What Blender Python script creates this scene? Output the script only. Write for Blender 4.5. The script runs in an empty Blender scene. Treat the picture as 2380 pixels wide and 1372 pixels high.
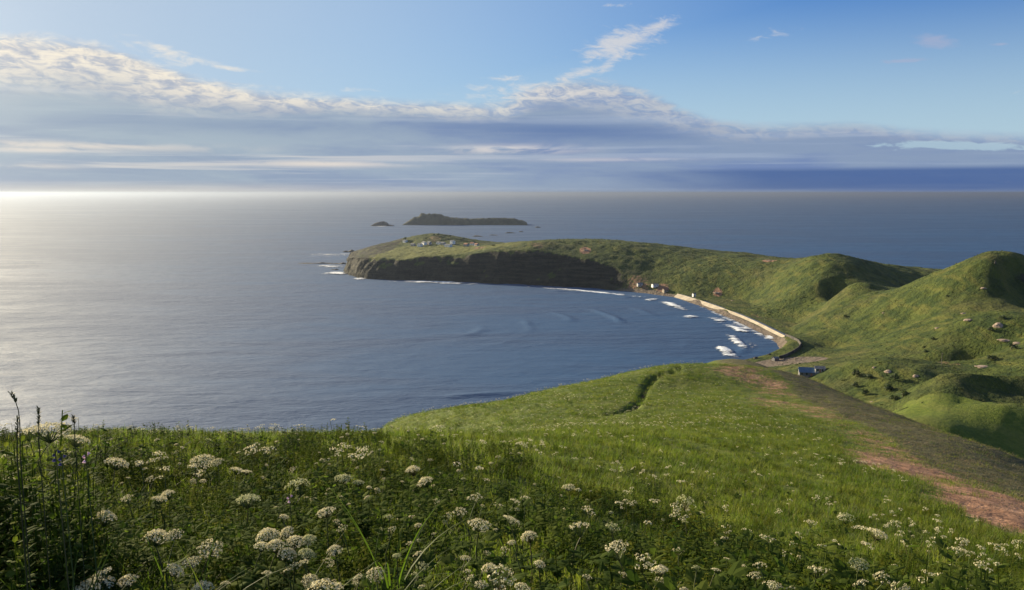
import bpy, math, random
import numpy as np
from mathutils import Vector

random.seed(7)
rng = np.random.default_rng(7)
C = bpy.context.scene.collection
R = math.radians
H = 150.0                                   # height of the eye above the sea, metres
FPX = 1868.0                                # focal length in pixels of a 2380 px wide picture
PITCH = R(7.26)
SUN_AZ, SUN_EL = R(-48), R(15)

# ------------------------------------------------------------------ scene, camera, light
sc = bpy.context.scene
sc.view_settings.view_transform = 'Standard'
sc.view_settings.look = 'None'
sc.view_settings.exposure = 1.28
sc.view_settings.gamma = 1.0
sc.cycles.use_denoising = True
sc.cycles.max_bounces = 8
sc.cycles.diffuse_bounces = 3
sc.cycles.glossy_bounces = 2
sc.cycles.transmission_bounces = 4
sc.cycles.transparent_max_bounces = 12
sc.cycles.volume_bounces = 1
sc.cycles.sample_clamp_indirect = 6.0
cd = bpy.data.cameras.new('camera')
cam = bpy.data.objects.new('camera', cd); C.objects.link(cam)
cam.location = (0, 0, H)
cam.rotation_euler = (math.pi/2 - PITCH, 0, 0)
cd.sensor_width = 36.0
cd.lens = 36.0*FPX/2380.0
cd.clip_start = 0.1; cd.clip_end = 200000.0
sc.camera = cam
sd = bpy.data.lights.new('sun', 'SUN')
sd.energy = 5.0; sd.angle = R(0.6); sd.color = (1.0, 0.84, 0.56)
sun = bpy.data.objects.new('sun', sd); C.objects.link(sun)
sv = Vector((math.sin(SUN_AZ)*math.cos(SUN_EL), math.cos(SUN_AZ)*math.cos(SUN_EL), math.sin(SUN_EL)))
sun.rotation_euler = sv.to_track_quat('Z', 'Y').to_euler()
sun.location = (0, 0, 400)

def slope(py):                              # drop per metre of forward distance for a pixel row
    return math.tan(math.atan((py-686.0)/FPX) + PITCH)
def P(px, py, Y):                           # a pixel and a forward distance -> a point of the world
    cx = (px-1190.0)/FPX; cy = (686.0-py)/FPX
    dy = math.cos(PITCH)+cy*math.sin(PITCH); dz = -math.sin(PITCH)+cy*math.cos(PITCH)
    t = Y/dy
    return np.array((cx*t, Y, H+dz*t))
def S(px, py, z=0.0):                       # a pixel on a level plane
    Y = (H-z)/slope(py)
    return P(px, py, Y)

# ------------------------------------------------------------------ objects, naming
def tag(o, label=None, cat=None, group=None, kind=None):
    if label: o['label'] = label
    if cat: o['category'] = cat
    if group: o['group'] = group
    if kind: o['kind'] = kind
    return o
def link(name, me, parent=None, loc=None):
    o = bpy.data.objects.new(name, me); C.objects.link(o)
    if parent is not None: o.parent = parent
    if loc is not None: o.location = loc
    return o
def empty(name, loc=(0, 0, 0), rz=0.0):
    o = bpy.data.objects.new(name, None); C.objects.link(o)
    o.empty_display_size = 0.2; o.location = loc; o.rotation_euler = (0, 0, rz)
    return o
def mesh(name, verts, faces, mats, mi=None, smooth=False):
    me = bpy.data.meshes.new(name)
    verts = np.asarray(verts, dtype=np.float32).reshape(-1, 3)
    me.from_pydata(verts.tolist() if len(verts) < 20000 else [tuple(v) for v in verts], [], faces if isinstance(faces, list) else faces.tolist())
    for m in (mats if isinstance(mats, (list, tuple)) else [mats]): me.materials.append(m)
    if mi is not None: me.polygons.foreach_set('material_index', np.asarray(mi, dtype=np.int32))
    if smooth: me.polygons.foreach_set('use_smooth', np.ones(len(me.polygons), dtype=bool))
    me.update()
    return me
def grid_mesh(name, V, mat, wrap=False, flip=False):     # V: (n, m, 3); quads
    n, m = V.shape[:2]
    idx = np.arange(n*m).reshape(n, m)
    if wrap: idx = np.concatenate([idx, idx[:, :1]], axis=1)
    a, b, c, d = idx[:-1, :-1], idx[:-1, 1:], idx[1:, 1:], idx[1:, :-1]
    q = np.stack([a, d, c, b] if flip else [a, b, c, d], axis=-1).reshape(-1, 4)
    me = bpy.data.meshes.new(name)
    me.vertices.add(n*m); me.vertices.foreach_set('co', V.astype(np.float32).ravel())
    me.loops.add(q.size); me.loops.foreach_set('vertex_index', q.astype(np.int32).ravel())
    me.polygons.add(len(q)); me.polygons.foreach_set('loop_start', np.arange(0, q.size, 4, dtype=np.int32))
    me.polygons.foreach_set('use_smooth', np.ones(len(q), dtype=bool))
    me.materials.append(mat)
    me.update(calc_edges=True)
    return me
def attr(me, name, arr):
    a = me.attributes.new(name, 'FLOAT', 'POINT'); a.data.foreach_set('value', np.asarray(arr, dtype=np.float32).ravel())

# ------------------------------------------------------------------ noise, splines
def _h(ix, iy, s):
    n = (ix.astype(np.int64)*374761393 + iy.astype(np.int64)*668265263 + s*974634777) & 0x7fffffff
    n = ((n ^ (n >> 13))*1274126177) & 0x7fffffff
    return ((n ^ (n >> 16)) & 0xffff)/65535.0
def vnoise(x, y, s=0):
    ix, iy = np.floor(x), np.floor(y); fx, fy = x-ix, y-iy
    fx = fx*fx*fx*(fx*(fx*6-15)+10); fy = fy*fy*fy*(fy*(fy*6-15)+10)
    a = _h(ix, iy, s); b = _h(ix+1, iy, s); c = _h(ix, iy+1, s); d = _h(ix+1, iy+1, s)
    return ((a*(1-fx)+b*fx)*(1-fy) + (c*(1-fx)+d*fx)*fy)*2-1
def fbm(x, y, s=0, o=4, g=0.5):
    t = 0; a = 1.0; n = 0
    for k in range(o):
        t = t + a*vnoise(x*2**k + 17.3*k, y*2**k - 9.1*k, s+k); n += a; a *= g
    return t/n
def sstep(a, b, x):
    t = np.clip((x-a)/(b-a), 0, 1); return t*t*(3-2*t)
class TPS:
    def __init__(s, pts, lam=0.0):
        p = np.array(pts, dtype=float); s.p = p[:, :2]; n = len(p); s.sc = 100.0
        q = s.p/s.sc
        K = s.U(q[:, None, :]-q[None, :, :]) + lam*np.eye(n)
        A = np.zeros((n+3, n+3)); A[:n, :n] = K
        A[:n, n] = 1; A[:n, n+1:] = q; A[n, :n] = 1; A[n+1:, :n] = q.T
        b = np.zeros(n+3); b[:n] = p[:, 2]
        s.w = np.linalg.solve(A, b); s.q = q
    def U(s, d):
        r2 = (d**2).sum(-1); return np.where(r2 > 0, 0.5*r2*np.log(np.maximum(r2, 1e-12)), 0)
    def __call__(s, x, y):
        x = np.asarray(x, float); sh = x.shape
        X = np.stack([x.ravel(), np.asarray(y, float).ravel()], -1)/s.sc
        out = np.empty(len(X)); n = len(s.q)
        for i in range(0, len(X), 20000):
            B = X[i:i+20000]
            out[i:i+20000] = s.U(B[:, None, :]-s.q[None]) @ s.w[:n] + s.w[n] + B @ s.w[n+1:]
        return out.reshape(sh)

# ------------------------------------------------------------------ the near hill (heights relative to the eye)
near_pts = [(0, 0, -1.9), (0, 5, -3.0), (0, 10, -4.35), (0, 20, -7.1), (0, 40, -12.5), (0, 60, -18.8),
 (-3, 5, -2.95), (3, 5, -3.1), (-6.4, 10, -4.1), (-15.5, 25, -8.15), (-25, 40, -13.3), (-3.2, 10, -4.25), (-9.5, 30, -9.75), (-14, 45, -14.9),
 (-4.5, 45, -13.8), (-16, 60, -25), (-40, 80, -55), (-80, 120, -115), (-45, 40, -26), (-20, 20, -7.9), (-30, 20, -13), (-20, 0, -3),
 (0, 90, -26.6), (0, 120, -31.6), (0, 150, -50), (0, 185, -85), (-40, 135, -66),
 (0, -15, -1.0), (-15, -15, -2), (15, -15, -5), (20, 0, -9), (0, -60, 0), (60, -60, -30), (-60, -60, -30), (-90, 0, -60), (-160, 80, -150),
 (-120, 200, -170), (0, 270, -140), (-60, 320, -175), (40, 0, -18), (70, 20, -33), (120, 20, -50), (200, 20, -75),
 (95, 80, -56), (105, 130, -70), (90, 200, -80), (75, 300, -92), (60, 400, -125), (160, 150, -98), (200, 230, -104), (250, 120, -85)]
def nP(px, py, Y):
    p = P(px, py, Y); near_pts.append((p[0], p[1], p[2]-H))
for a in [(900, 990, 114), (960, 981, 118), (1015, 968, 120), (1190, 927, 126), (1300, 907, 136), (1400, 884, 142), (1480, 866, 147), (1560, 853, 152), (1640, 851, 156), (1700, 853, 160),
          (1480, 938, 105), (1400, 968, 94), (1560, 905, 125), (1620, 930, 110), (1730, 846, 215), (1700, 850, 185),
          (1800, 905, 130), (1900, 965, 97), (2000, 1020, 75), (2100, 1085, 56), (2250, 1140, 43), (2380, 1205, 34),
          (2380, 1068, 84), (2150, 988, 116), (2050, 953, 135), (1900, 893, 158), (1800, 862, 190),
          (1600, 1000, 70), (1700, 1100, 40), (1500, 1200, 22), (1900, 1200, 26), (2300, 1372, 14), (1600, 1372, 11.5), (1900, 1300, 17)]:
    nP(*a)
_near = TPS(near_pts, lam=1e-4)

# ------------------------------------------------------------------ the far land
shore_px = [(806, 603), (812, 620), (802, 634), (830, 647), (900, 651), (1000, 653), (1130, 658), (1250, 664), (1390, 671), (1500, 682), (1570, 692),
            (1640, 717), (1700, 743), (1760, 772), (1800, 795), (1812, 810), (1795, 826), (1760, 834), (1715, 838), (1690, 846)]
coast = [tuple(S(*a)[:2]) for a in shore_px]
coast += [(120, 600), (40, 440), (-70, 330), (-150, 220), (-190, 60), (-200, -250), (1500, -250), (1500, 500), (1150, 680), (900, 900), (720, 1120), (560, 1330),
          (420, 1500), (280, 1640), (120, 1760), (0, 1860), (-120, 1960), (-260, 2010), (-370, 1930)]
coast = np.array(coast)
def coast_dist(x, y):                        # signed distance to the coast, positive on land
    sh = x.shape; X = x.ravel(); Y = y.ravel(); D = np.full(X.shape, 1e18); ins = np.zeros(X.shape, bool)
    n = len(coast)
    for i in range(n):
        ax, ay = coast[i]; bx, by = coast[(i+1) % n]
        ex, ey = bx-ax, by-ay
        t = np.clip(((X-ax)*ex+(Y-ay)*ey)/(ex*ex+ey*ey), 0, 1)
        D = np.minimum(D, (X-ax-t*ex)**2+(Y-ay-t*ey)**2)
        c = ((ay > Y) != (by > Y)) & (X < (bx-ax)*(Y-ay)/(by-ay+1e-12)+ax)
        ins ^= c
    D = np.sqrt(D)
    return np.where(ins, D, -D).reshape(sh)
far_pts = []
def fP(px, py, Y):
    p = P(px, py, Y); far_pts.append((p[0], p[1], p[2]))
for a in [(880, 600, 1430), (929, 604, 1415), (996, 593, 1420), (1063, 590, 1412), (1130, 583, 1392), (1198, 576, 1375), (1248, 567, 1380), (1299, 577, 1360), (1376, 567, 1380), (1460, 574, 1350),
          (940, 582, 1560), (1000, 575, 1600), (1080, 574, 1600), (1130, 572, 1600), (1000, 565, 1660), (1000, 546, 1730), (960, 552, 1730), (1050, 551, 1730), (1110, 566, 1690), (930, 566, 1700),
          (1020, 544, 1745), (840, 582, 1700), (815, 590, 1730), (870, 590, 1560),
          (1600, 588, 1330), (1700, 597, 1280), (1500, 640, 1240), (1600, 645, 1195), (1560, 676, 1180), (1800, 609, 1170), (1700, 655, 1150),
          (1850, 611, 1085), (1900, 604, 1035), (1960, 607, 1010), (2010, 634, 990), (2080, 662, 985), (1900, 660, 965), (1950, 690, 935), (1990, 656, 895), (2070, 676, 865),
          (1790, 700, 1010), (1850, 780, 800), (1900, 800, 740), (1900, 735, 850), (1700, 722, 1075), (1660, 700, 1120),
          (2105, 664, 800), (2200, 631, 760), (2310, 609, 720), (2380, 612, 725), (2460, 640, 720), (2300, 680, 690), (2390, 680, 705), (2250, 740, 622), (2100, 745, 725), (2000, 785, 735), (1950, 830, 660),
          (2200, 820, 580), (2320, 755, 590), (2365, 800, 530), (2300, 850, 480), (2380, 880, 432), (2100, 838, 590), (2230, 885, 455),
          (2000, 842, 505), (1950, 850, 520), (2060, 846, 490), (2130, 866, 470), (2050, 930, 440), (2130, 930, 425), (1960, 900, 480), (1890, 882, 520), (1870, 848, 605), (1830, 838, 680),
          (2200, 908, 300), (2380, 908, 300), (2290, 934, 288), (2380, 940, 288), (2070, 958, 300), (2150, 968, 276), (2230, 950, 280), (2300, 945, 274), (2390, 948, 274), (2380, 1064, 246), (2260, 1020, 252), (2160, 990, 260), (2480, 1070, 246)]:
    fP(*a)
far_pts += [(330, 900, 6), (300, 820, 5), (290, 740, 5), (275, 1000, 5), (262, 1090, 5), (900, 500, 110), (1200, 300, 140), (700, 850, 55), (620, 1000, 40), (1300, 0, 130), (600, 500, 70),
            (500, 1250, 40), (300, 1500, 50), (100, 1650, 45), (-100, 1850, 40), (-300, 1850, 28), (-330, 1700, 22), (500, 150, 80), (130, 500, 20), (90, 380, 30),
            (330, 560, 25), (200, 600, 12), (110, 200, 50), (160, 185, 50), (200, 190, 55)]
_far = TPS(far_pts, lam=1e-3)
def z_far(x, y, d=None):
    x = np.asarray(x, float); y = np.asarray(y, float)
    if d is None: d = coast_dist(x, y)
    rug = fbm(x/38, y/38, 41, 4)
    head = sstep(260, 120, x)*sstep(1150, 1280, y)
    w = 12 + 24*head*sstep(-290, -230, x)
    dd = d + rug*12*head + 4*head*fbm(x/9, y/9, 44, 3)
    z = np.maximum(_far(x, y), 3.0)
    low = sstep(6, 40, z)
    z = z + low*(2.5*rug*(1-0.4*head) + 1.3*fbm(x/11, y/11, 47, 3))
    z = z - 7*np.exp(-(poly_dist(x, y, GULLY)/11)**2) + 3*np.exp(-(poly_dist(x, y, SPUR1)/14)**2)*0.8 + 3.6*np.exp(-(poly_dist(x, y, SPUR2)/6)**2)
    t_ = np.clip(dd/w, 0, 1)
    z = z*(sstep(0, 1, t_)*(1-head) + (0.25*t_+0.75*t_**0.8)*head) - 6*sstep(1, -12, dd)
    return z
def poly_dist(x, y, pts):
    D = np.full(np.shape(x), 1e18)
    for (ax, ay), (bx, by) in zip(pts[:-1], pts[1:]):
        ex, ey = bx-ax, by-ay
        t = np.clip(((x-ax)*ex+(y-ay)*ey)/(ex*ex+ey*ey+1e-9), 0, 1)
        D = np.minimum(D, (x-ax-t*ex)**2+(y-ay-t*ey)**2)
    return np.sqrt(D)
GULLY = [P(*a)[:2] for a in ((1940, 672, 955), (1948, 700, 925))]
SPUR1 = [P(*a)[:2] for a in ((2212, 902, 345), (2200, 908, 318), (2175, 945, 285), (2120, 985, 255))]
SPUR2 = [P(*a)[:2] for a in ((2200, 908, 312), (2500, 908, 308))]
def z_near(x, y):
    r = np.hypot(x, y)
    return H + _near(x, y) - 60*sstep(330, 520, r)**2 - 400*sstep(430, 900, r)
PATH_PX = [(1578, 857), (1560, 863), (1538, 869), (1522, 877), (1508, 889), (1498, 903), (1493, 918), (1487, 931), (1476, 943), (1460, 953), (1436, 960), (1405, 965), (1375, 968)]
HOLLOW = P(320, 1290, 4.3)[:2]
path_xy = np.array([(1e6, 1e6), (1e6+1, 1e6)])
def z_all(x, y, detail=True):
    x = np.asarray(x, float); y = np.asarray(y, float)
    a = z_near(x, y); b = z_far(x, y)
    r = np.hypot(x, y)
    if detail:
        a = a + 0.10*fbm(x/1.4, y/1.4, 3, 3) + 0.28*fbm(x/7, y/7, 5, 3)*sstep(3, 14, r)
        a = a - 0.35*sstep(1.7, 0.3, np.hypot(x-HOLLOW[0], y-HOLLOW[1]))
        a = a - 0.85*sstep(0.8, 0.2, poly_dist(x, y, path_xy))
    k = 4.0
    h = np.clip(0.5+0.5*(a-b)/k, 0, 1)
    return b*(1-h)+a*h + k*h*(1-h)*0.5*sstep(150, 200, r)
def hit(px, py, lo=2.0, hi=2400.0, lift=0.0):           # where the sight line through a pixel meets the ground (+ lift)
    Ys = np.geomspace(lo, hi, 900)
    p = P(px, py, 1.0); cx = p[0]; dz = p[2]-H
    g = H+dz*Ys - (z_all(cx*Ys, Ys)+lift)
    i = np.argmax(g < 0) if (g < 0).any() else int(np.argmin(np.where(Ys < 60, g, 1e9)))
    if i > 0 and g[i] < 0 and g[i-1] > 0:
        t = g[i-1]/(g[i-1]-g[i]); Y = Ys[i-1]*(1-t)+Ys[i]*t
    else: Y = Ys[i]
    return cx*Y, Y, float(z_all(np.array([cx*Y]), np.array([Y]))[0])

path_xy = np.array([hit(a, b, lo=60)[:2] for a, b in PATH_PX])
# ------------------------------------------------------------------ node helpers
class NT:
    def __init__(s, tree): s.t = tree; s.n = tree.nodes; s.l = tree.links
    def new(s, kind, **kw):
        n = s.n.new(kind)
        for k, v in kw.items(): setattr(n, k, v)
        return n
    def put(s, sock, v):
        if isinstance(v, bpy.types.NodeSocket): s.l.new(v, sock)
        elif v is not None:
            try: sock.default_value = v
            except Exception: sock.default_value = (v, v, v)
    def m(s, op, a, b=None, c=None, clamp=False):
        n = s.new('ShaderNodeMath', operation=op, use_clamp=clamp)
        for i, v in enumerate((a, b, c)):
            if v is not None: s.put(n.inputs[i], v)
        return n.outputs[0]
    def step(s, x, a, b):                    # smoothstep
        n = s.new('ShaderNodeMapRange', interpolation_type='SMOOTHSTEP')
        s.put(n.inputs[0], x); s.put(n.inputs[1], a); s.put(n.inputs[2], b); n.inputs[3].default_value = 0; n.inputs[4].default_value = 1
        return n.outputs[0]
    def rng(s, x, a, b, c, d):
        n = s.new('ShaderNodeMapRange'); s.put(n.inputs[0], x)
        for i, v in enumerate((a, b, c, d)): s.put(n.inputs[i+1], v)
        return n.outputs[0]
    def mix(s, f, a, b):
        n = s.new('ShaderNodeMix', data_type='RGBA'); s.put(n.inputs[0], f)
        for k, v in ((6, a), (7, b)):
            if isinstance(v, (tuple, list)) and len(v) == 3: v = (*v, 1)
            s.put(n.inputs[k], v)
        return n.outputs[2]
    def noise(s, vec, scale, detail=4, rough=0.55, dist=0.0, dim='3D'):
        n = s.new('ShaderNodeTexNoise'); n.noise_dimensions = dim
        if vec is not None: s.l.new(vec, n.inputs['Vector'])
        n.inputs['Scale'].default_value = scale; n.inputs['Detail'].default_value = detail
        n.inputs['Roughness'].default_value = rough; n.inputs['Distortion'].default_value = dist
        return n.outputs[0]
    def xyz(s, x, y, z=0.0):
        n = s.new('ShaderNodeCombineXYZ')
        for i, v in enumerate((x, y, z)): s.put(n.inputs[i], v)
        return n.outputs[0]
    def mapv(s, vec, scale=(1, 1, 1), rot=(0, 0, 0), loc=(0, 0, 0)):
        n = s.new('ShaderNodeMapping'); s.l.new(vec, n.inputs[0])
        n.inputs[1].default_value = loc; n.inputs[2].default_value = rot; n.inputs[3].default_value = scale
        return n.outputs[0]
    def attr(s, name):
        n = s.new('ShaderNodeAttribute', attribute_name=name); return n.outputs['Fac']
    def pos(s): return s.new('ShaderNodeNewGeometry').outputs['Position']
    def bump(s, h, strength, dist, normal=None):
        n = s.new('ShaderNodeBump'); s.put(n.inputs['Strength'], strength); n.inputs['Distance'].default_value = dist; s.put(n.inputs['Height'], h)
        if normal is not None: s.l.new(normal, n.inputs['Normal'])
        return n.outputs[0]
def material(name):
    m = bpy.data.materials.new(name); m.use_nodes = True
    nt = NT(m.node_tree); nt.n.clear()
    out = nt.new('ShaderNodeOutputMaterial')
    return m, nt, out
def principled(nt, out, col, rough=0.8, spec=0.3, normal=None):
    b = nt.new('ShaderNodeBsdfPrincipled')
    nt.put(b.inputs['Base Color'], (*col, 1) if isinstance(col, tuple) and len(col) == 3 else col)
    nt.put(b.inputs['Roughness'], rough); b.inputs['Specular IOR Level'].default_value = spec
    if normal is not None: nt.l.new(normal, b.inputs['Normal'])
    nt.l.new(b.outputs[0], out.inputs[0])
    return b
def simple(name, a, b, scale=4.0, rough=0.8, spec=0.3, bump=0.0, bd=0.02):
    m, nt, out = material(name)
    tc = nt.new('ShaderNodeTexCoord').outputs['Object']
    f = nt.noise(tc, scale, 5, 0.6)
    f2 = nt.step(f, 0.35, 0.65)
    nrm = nt.bump(f, bump, bd) if bump else None
    principled(nt, out, nt.mix(f2, a, b), rough, spec, nrm)
    return m
def leafy(name, a, b, c, trans=0.35, big=0.12, rough=0.6, spec=0.25):        # foliage: three greens, thin and translucent
    m, nt, out = material(name)
    pos = nt.pos()
    f = nt.step(nt.noise(pos, big, 3, 0.6), 0.35, 0.68)
    rnd = nt.new('ShaderNodeObjectInfo').outputs['Random']
    col = nt.mix(f, a, b)
    col = nt.mix(nt.m('MULTIPLY', nt.step(rnd, 0.45, 1.0), 0.75), col, c)
    p = nt.new('ShaderNodeBsdfPrincipled'); nt.l.new(col, p.inputs['Base Color'])
    p.inputs['Roughness'].default_value = rough; p.inputs['Specular IOR Level'].default_value = spec
    tb = nt.new('ShaderNodeMix', data_type='RGBA', blend_type='MULTIPLY'); tb.inputs[0].default_value = 1; nt.l.new(col, tb.inputs[6]); tb.inputs[7].default_value = (1.30, 1.55, 1.0, 1)
    t = nt.new('ShaderNodeBsdfTranslucent'); nt.l.new(tb.outputs[2], t.inputs[0])
    mx = nt.new('ShaderNodeMixShader'); mx.inputs[0].default_value = trans
    nt.l.new(p.outputs[0], mx.inputs[1]); nt.l.new(t.outputs[0], mx.inputs[2]); nt.l.new(mx.outputs[0], out.inputs[0])
    return m

# ------------------------------------------------------------------ sky: Nishita with cloud banks at infinity, in azimuth and elevation
world = bpy.data.worlds.new('World'); sc.world = world; world.use_nodes = True
wt = NT(world.node_tree); wt.n.clear()
SKY = 0.05
HAZE = 0.000052
EXPO = 1.28
wout = wt.new('ShaderNodeOutputWorld'); bg = wt.new('ShaderNodeBackground'); wt.l.new(bg.outputs[0], wout.inputs[0])
bg.inputs[1].default_value = SKY
nish = wt.new('ShaderNodeTexSky', sky_type='NISHITA')
nish.sun_disc = False; nish.sun_elevation = SUN_EL; nish.sun_rotation = SUN_AZ
nish.altitude = 150; nish.air_density = 1.0; nish.dust_density = 0.3; nish.ozone_density = 4.0
gen = wt.new('ShaderNodeTexCoord').outputs['Generated']
sep = wt.new('ShaderNodeSeparateXYZ'); wt.l.new(gen, sep.inputs[0])
dx, dy, dz = sep.outputs
U_ = wt.m('DEGREES', wt.m('ARCTAN2', dx, dy))              # azimuth, degrees right of north
V_ = wt.m('DEGREES', wt.m('ARCSINE', dz))                  # elevation, degrees
def az(px): return math.degrees(math.atan((px-1190)/FPX))
def el(py): return math.degrees(math.atan((686-py)/FPX)-PITCH)
def curve(x, pts, lo, hi):                                 # piecewise curve over azimuth: value for each px
    n = wt.new('ShaderNodeFloatCurve')
    a0, a1 = az(-400), az(2780)
    wt.put(n.inputs['Value'], wt.rng(x, a0, a1, 0, 1))
    c = n.mapping.curves[0]
    pts = sorted(((az(px)-a0)/(a1-a0), (v-lo)/(hi-lo)) for px, v in pts)
    c.points[0].location = pts[0]; c.points[-1].location = pts[-1]
    for p in pts[1:-1]: c.points.new(*p)
    n.mapping.update()
    return wt.rng(n.outputs[0], 0, 1, lo, hi)
def gauss(px, py, su, sv, tilt=0.0):                       # soft blob centred on a direction; su, sv in degrees
    a = wt.m('SUBTRACT', U_, az(px)); b = wt.m('SUBTRACT', V_, el(py))
    ct, st = math.cos(R(tilt)), math.sin(R(tilt))
    a2 = wt.m('ADD', wt.m('MULTIPLY', a, ct), wt.m('MULTIPLY', b, st))
    b2 = wt.m('SUBTRACT', wt.m('MULTIPLY', b, ct), wt.m('MULTIPLY', a, st))
    d = wt.m('ADD', wt.m('POWER', wt.m('ABSOLUTE', wt.m('DIVIDE', a2, su)), 2.0), wt.m('POWER', wt.m('ABSOLUTE', wt.m('DIVIDE', b2, sv)), 2.0))
    return wt.m('POWER', 2.718, wt.m('MULTIPLY', d, -1.0))
n_lo = wt.noise(wt.xyz(wt.m('MULTIPLY', U_, 0.06), wt.m('MULTIPLY', V_, 0.42)), 1.0, 6, 0.62, 0.3)         # long streaks
n_md = wt.noise(wt.xyz(wt.m('MULTIPLY', U_, 0.22), wt.m('MULTIPLY', V_, 0.95), 3.0), 1.0, 7, 0.62, 0.5)
n_hi = wt.noise(wt.xyz(wt.m('ADD', wt.m('MULTIPLY', U_, 0.75), wt.m('MULTIPLY', V_, 0.5)), wt.m('MULTIPLY', V_, 2.1), 7.0), 1.0, 7, 0.66, 0.6)
n_st = wt.noise(wt.xyz(wt.m('MULTIPLY', U_, 0.035), wt.m('MULTIPLY', V_, 1.5), 11.0), 1.0, 5, 0.6, 0.2)
top = curve(U_, [(-400, 9.2), (0, el(140)), (220, el(140)), (400, el(180)), (560, el(212)), (760, el(228)), (950, el(238)), (1150, el(240)), (1300, el(190)), (1480, el(215)), (1600, el(262)), (1720, el(296)),
                     (1950, el(300)), (2150, el(322)), (2380, el(338)), (2780, 2.0)], 0, 12)
amp = curve(U_, [(-400, 1.6), (0, 2.2), (560, 1.8), (950, 1.1), (1300, 2.4), (1600, 1.8), (1800, 0.8), (2380, 0.7), (2780, 0.7)], 0, 4)
dep = wt.m('ADD', wt.m('SUBTRACT', top, V_), wt.m('MULTIPLY', amp, wt.m('SUBTRACT', wt.m('ADD', wt.m('MULTIPLY', n_md, 0.68), wt.m('MULTIPLY', n_hi, 0.32)), 0.5)))   # depth below the ragged top
cover = wt.step(dep, -0.35, 0.55)
thick = wt.step(wt.m('DIVIDE', dep, curve(U_, [(-400, 1.8), (0, 1.7), (300, 1.6), (560, .95), (900, .55), (1250, .8), (1450, 1.1), (1650, .7), (2000, .4), (2780, .4)], 0, 3)), 0.5, 2.4)
gap = gauss(2210, 352, 5.0, 0.34, -3)                       # the pale gap low on the right
gapm = wt.step(wt.m('ADD', gap, wt.m('MULTIPLY', wt.m('SUBTRACT', wt.m('ADD', wt.m('MULTIPLY', n_hi, .6), wt.m('MULTIPLY', n_md, .4)), 0.5), 2.2)), 0.38, 0.72)
cover = wt.m('MULTIPLY', cover, wt.m('SUBTRACT', 1.0, wt.m('MULTIPLY', gapm, 0.72)))
K = 1.0/SKY/2**EXPO
def col(r, g, b, k=1.0):                                   # a cloud tone given as seen, 0..255
    f = lambda v: ((v/255.0+0.055)/1.055)**2.4 if v > 10 else v/255.0/12.92
    return (f(r)*K*k, f(g)*K*k, f(b)*K*k)
side = wt.step(U_, -30, 18)
body = wt.mix(side, col(168, 184, 196), col(136, 155, 185))
body = wt.mix(wt.m('MULTIPLY', wt.step(n_lo, 0.40, 0.64), 0.75), body, wt.mix(side, col(140, 158, 184), col(104, 128, 180)))
body = wt.mix(wt.m('MULTIPLY', wt.step(n_st, 0.50, 0.66), 0.55), body, wt.mix(side, col(190, 200, 208), col(160, 176, 202)))
deep = wt.m('MAXIMUM', gauss(1330, 306, 9.5, 0.62, -1.5), wt.m('MULTIPLY', gauss(560, 300, 11, 0.5, 0), 0.35))
body = wt.mix(wt.m('MULTIPLY', deep, 0.95), body, col(102, 127, 172))
rimc = wt.mix(wt.step(n_hi, 0.36, 0.62), wt.mix(side, col(176, 184, 198), col(150, 170, 202)), wt.mix(side, col(246, 236, 218), col(216, 216, 214)))
rim = wt.m('MULTIPLY', wt.m('SUBTRACT', 1.0, thick), curve(U_, [(-400, 1), (500, 1), (900, 0.9), (1400, 0.75), (1700, 0.45), (2780, 0.35)], 0, 1))
ccol = wt.mix(rim, body, rimc)
stre = wt.m('MULTIPLY', wt.step(n_st, 0.53, 0.68), wt.m('MULTIPLY', wt.step(V_, 0.5, 1.6), wt.step(V_, 4.6, 3.2)))     # lit streaks low in the bank
stre = wt.m('MULTIPLY', wt.m('MULTIPLY', stre, wt.step(U_, 16, -22)), 0.55)
for (px, py, su, sv_, w) in ((1190, 348, 4.2, 0.30, 1.1), (760, 383, 5.2, 0.22, 1.0), (150, 352, 9.0, 0.25, 0.8), (90, 362, 4.5, 0.18, 0.8), (1400, 372, 5.0, 0.14, 0.6), (60, 395, 3.0, 0.16, 0.6)):
    g = wt.m('MULTIPLY', gauss(px, py, su, sv_), w)
    stre = wt.m('MAXIMUM', stre, wt.m('MULTIPLY', g, wt.step(n_md, 0.36, 0.56)))
ccol = wt.mix(wt.m('MULTIPLY', stre, 0.85), ccol, wt.mix(side, col(240, 228, 212), col(214, 210, 214)))
lowband = wt.m('MULTIPLY', wt.m('MULTIPLY', wt.step(V_, 1.75, 1.35), wt.step(V_, -0.1, 0.35)), wt.step(wt.m('ADD', U_, wt.m('MULTIPLY', n_lo, 14)), 10, 26))
ccol = wt.mix(wt.m('MULTIPLY', lowband, 0.85), ccol, col(62, 94, 152))
lowglow = wt.m('MULTIPLY', wt.step(V_, 0.9, 0.0), wt.step(U_, 4, -26))
ccol = wt.mix(wt.m('MULTIPLY', lowglow, 0.5), ccol, col(214, 200, 186))
tm = wt.new('ShaderNodeMix', data_type='RGBA', blend_type='MULTIPLY'); tm.inputs[0].default_value = 1.0
wt.l.new(nish.outputs[0], tm.inputs[6])
wt.l.new(wt.mix(wt.m('MULTIPLY', wt.step(U_, -34, 40), wt.step(V_, -1, 15)), (0.88, 0.92, 0.97, 1), (0.33, 0.68, 1.14, 1)), tm.inputs[7])
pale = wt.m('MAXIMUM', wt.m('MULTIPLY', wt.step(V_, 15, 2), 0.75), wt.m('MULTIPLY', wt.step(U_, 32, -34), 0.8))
veil = wt.mix(pale, tm.outputs[2], wt.mix(wt.step(U_, -30, 20), col(182, 198, 214), col(186, 212, 228)))
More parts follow.
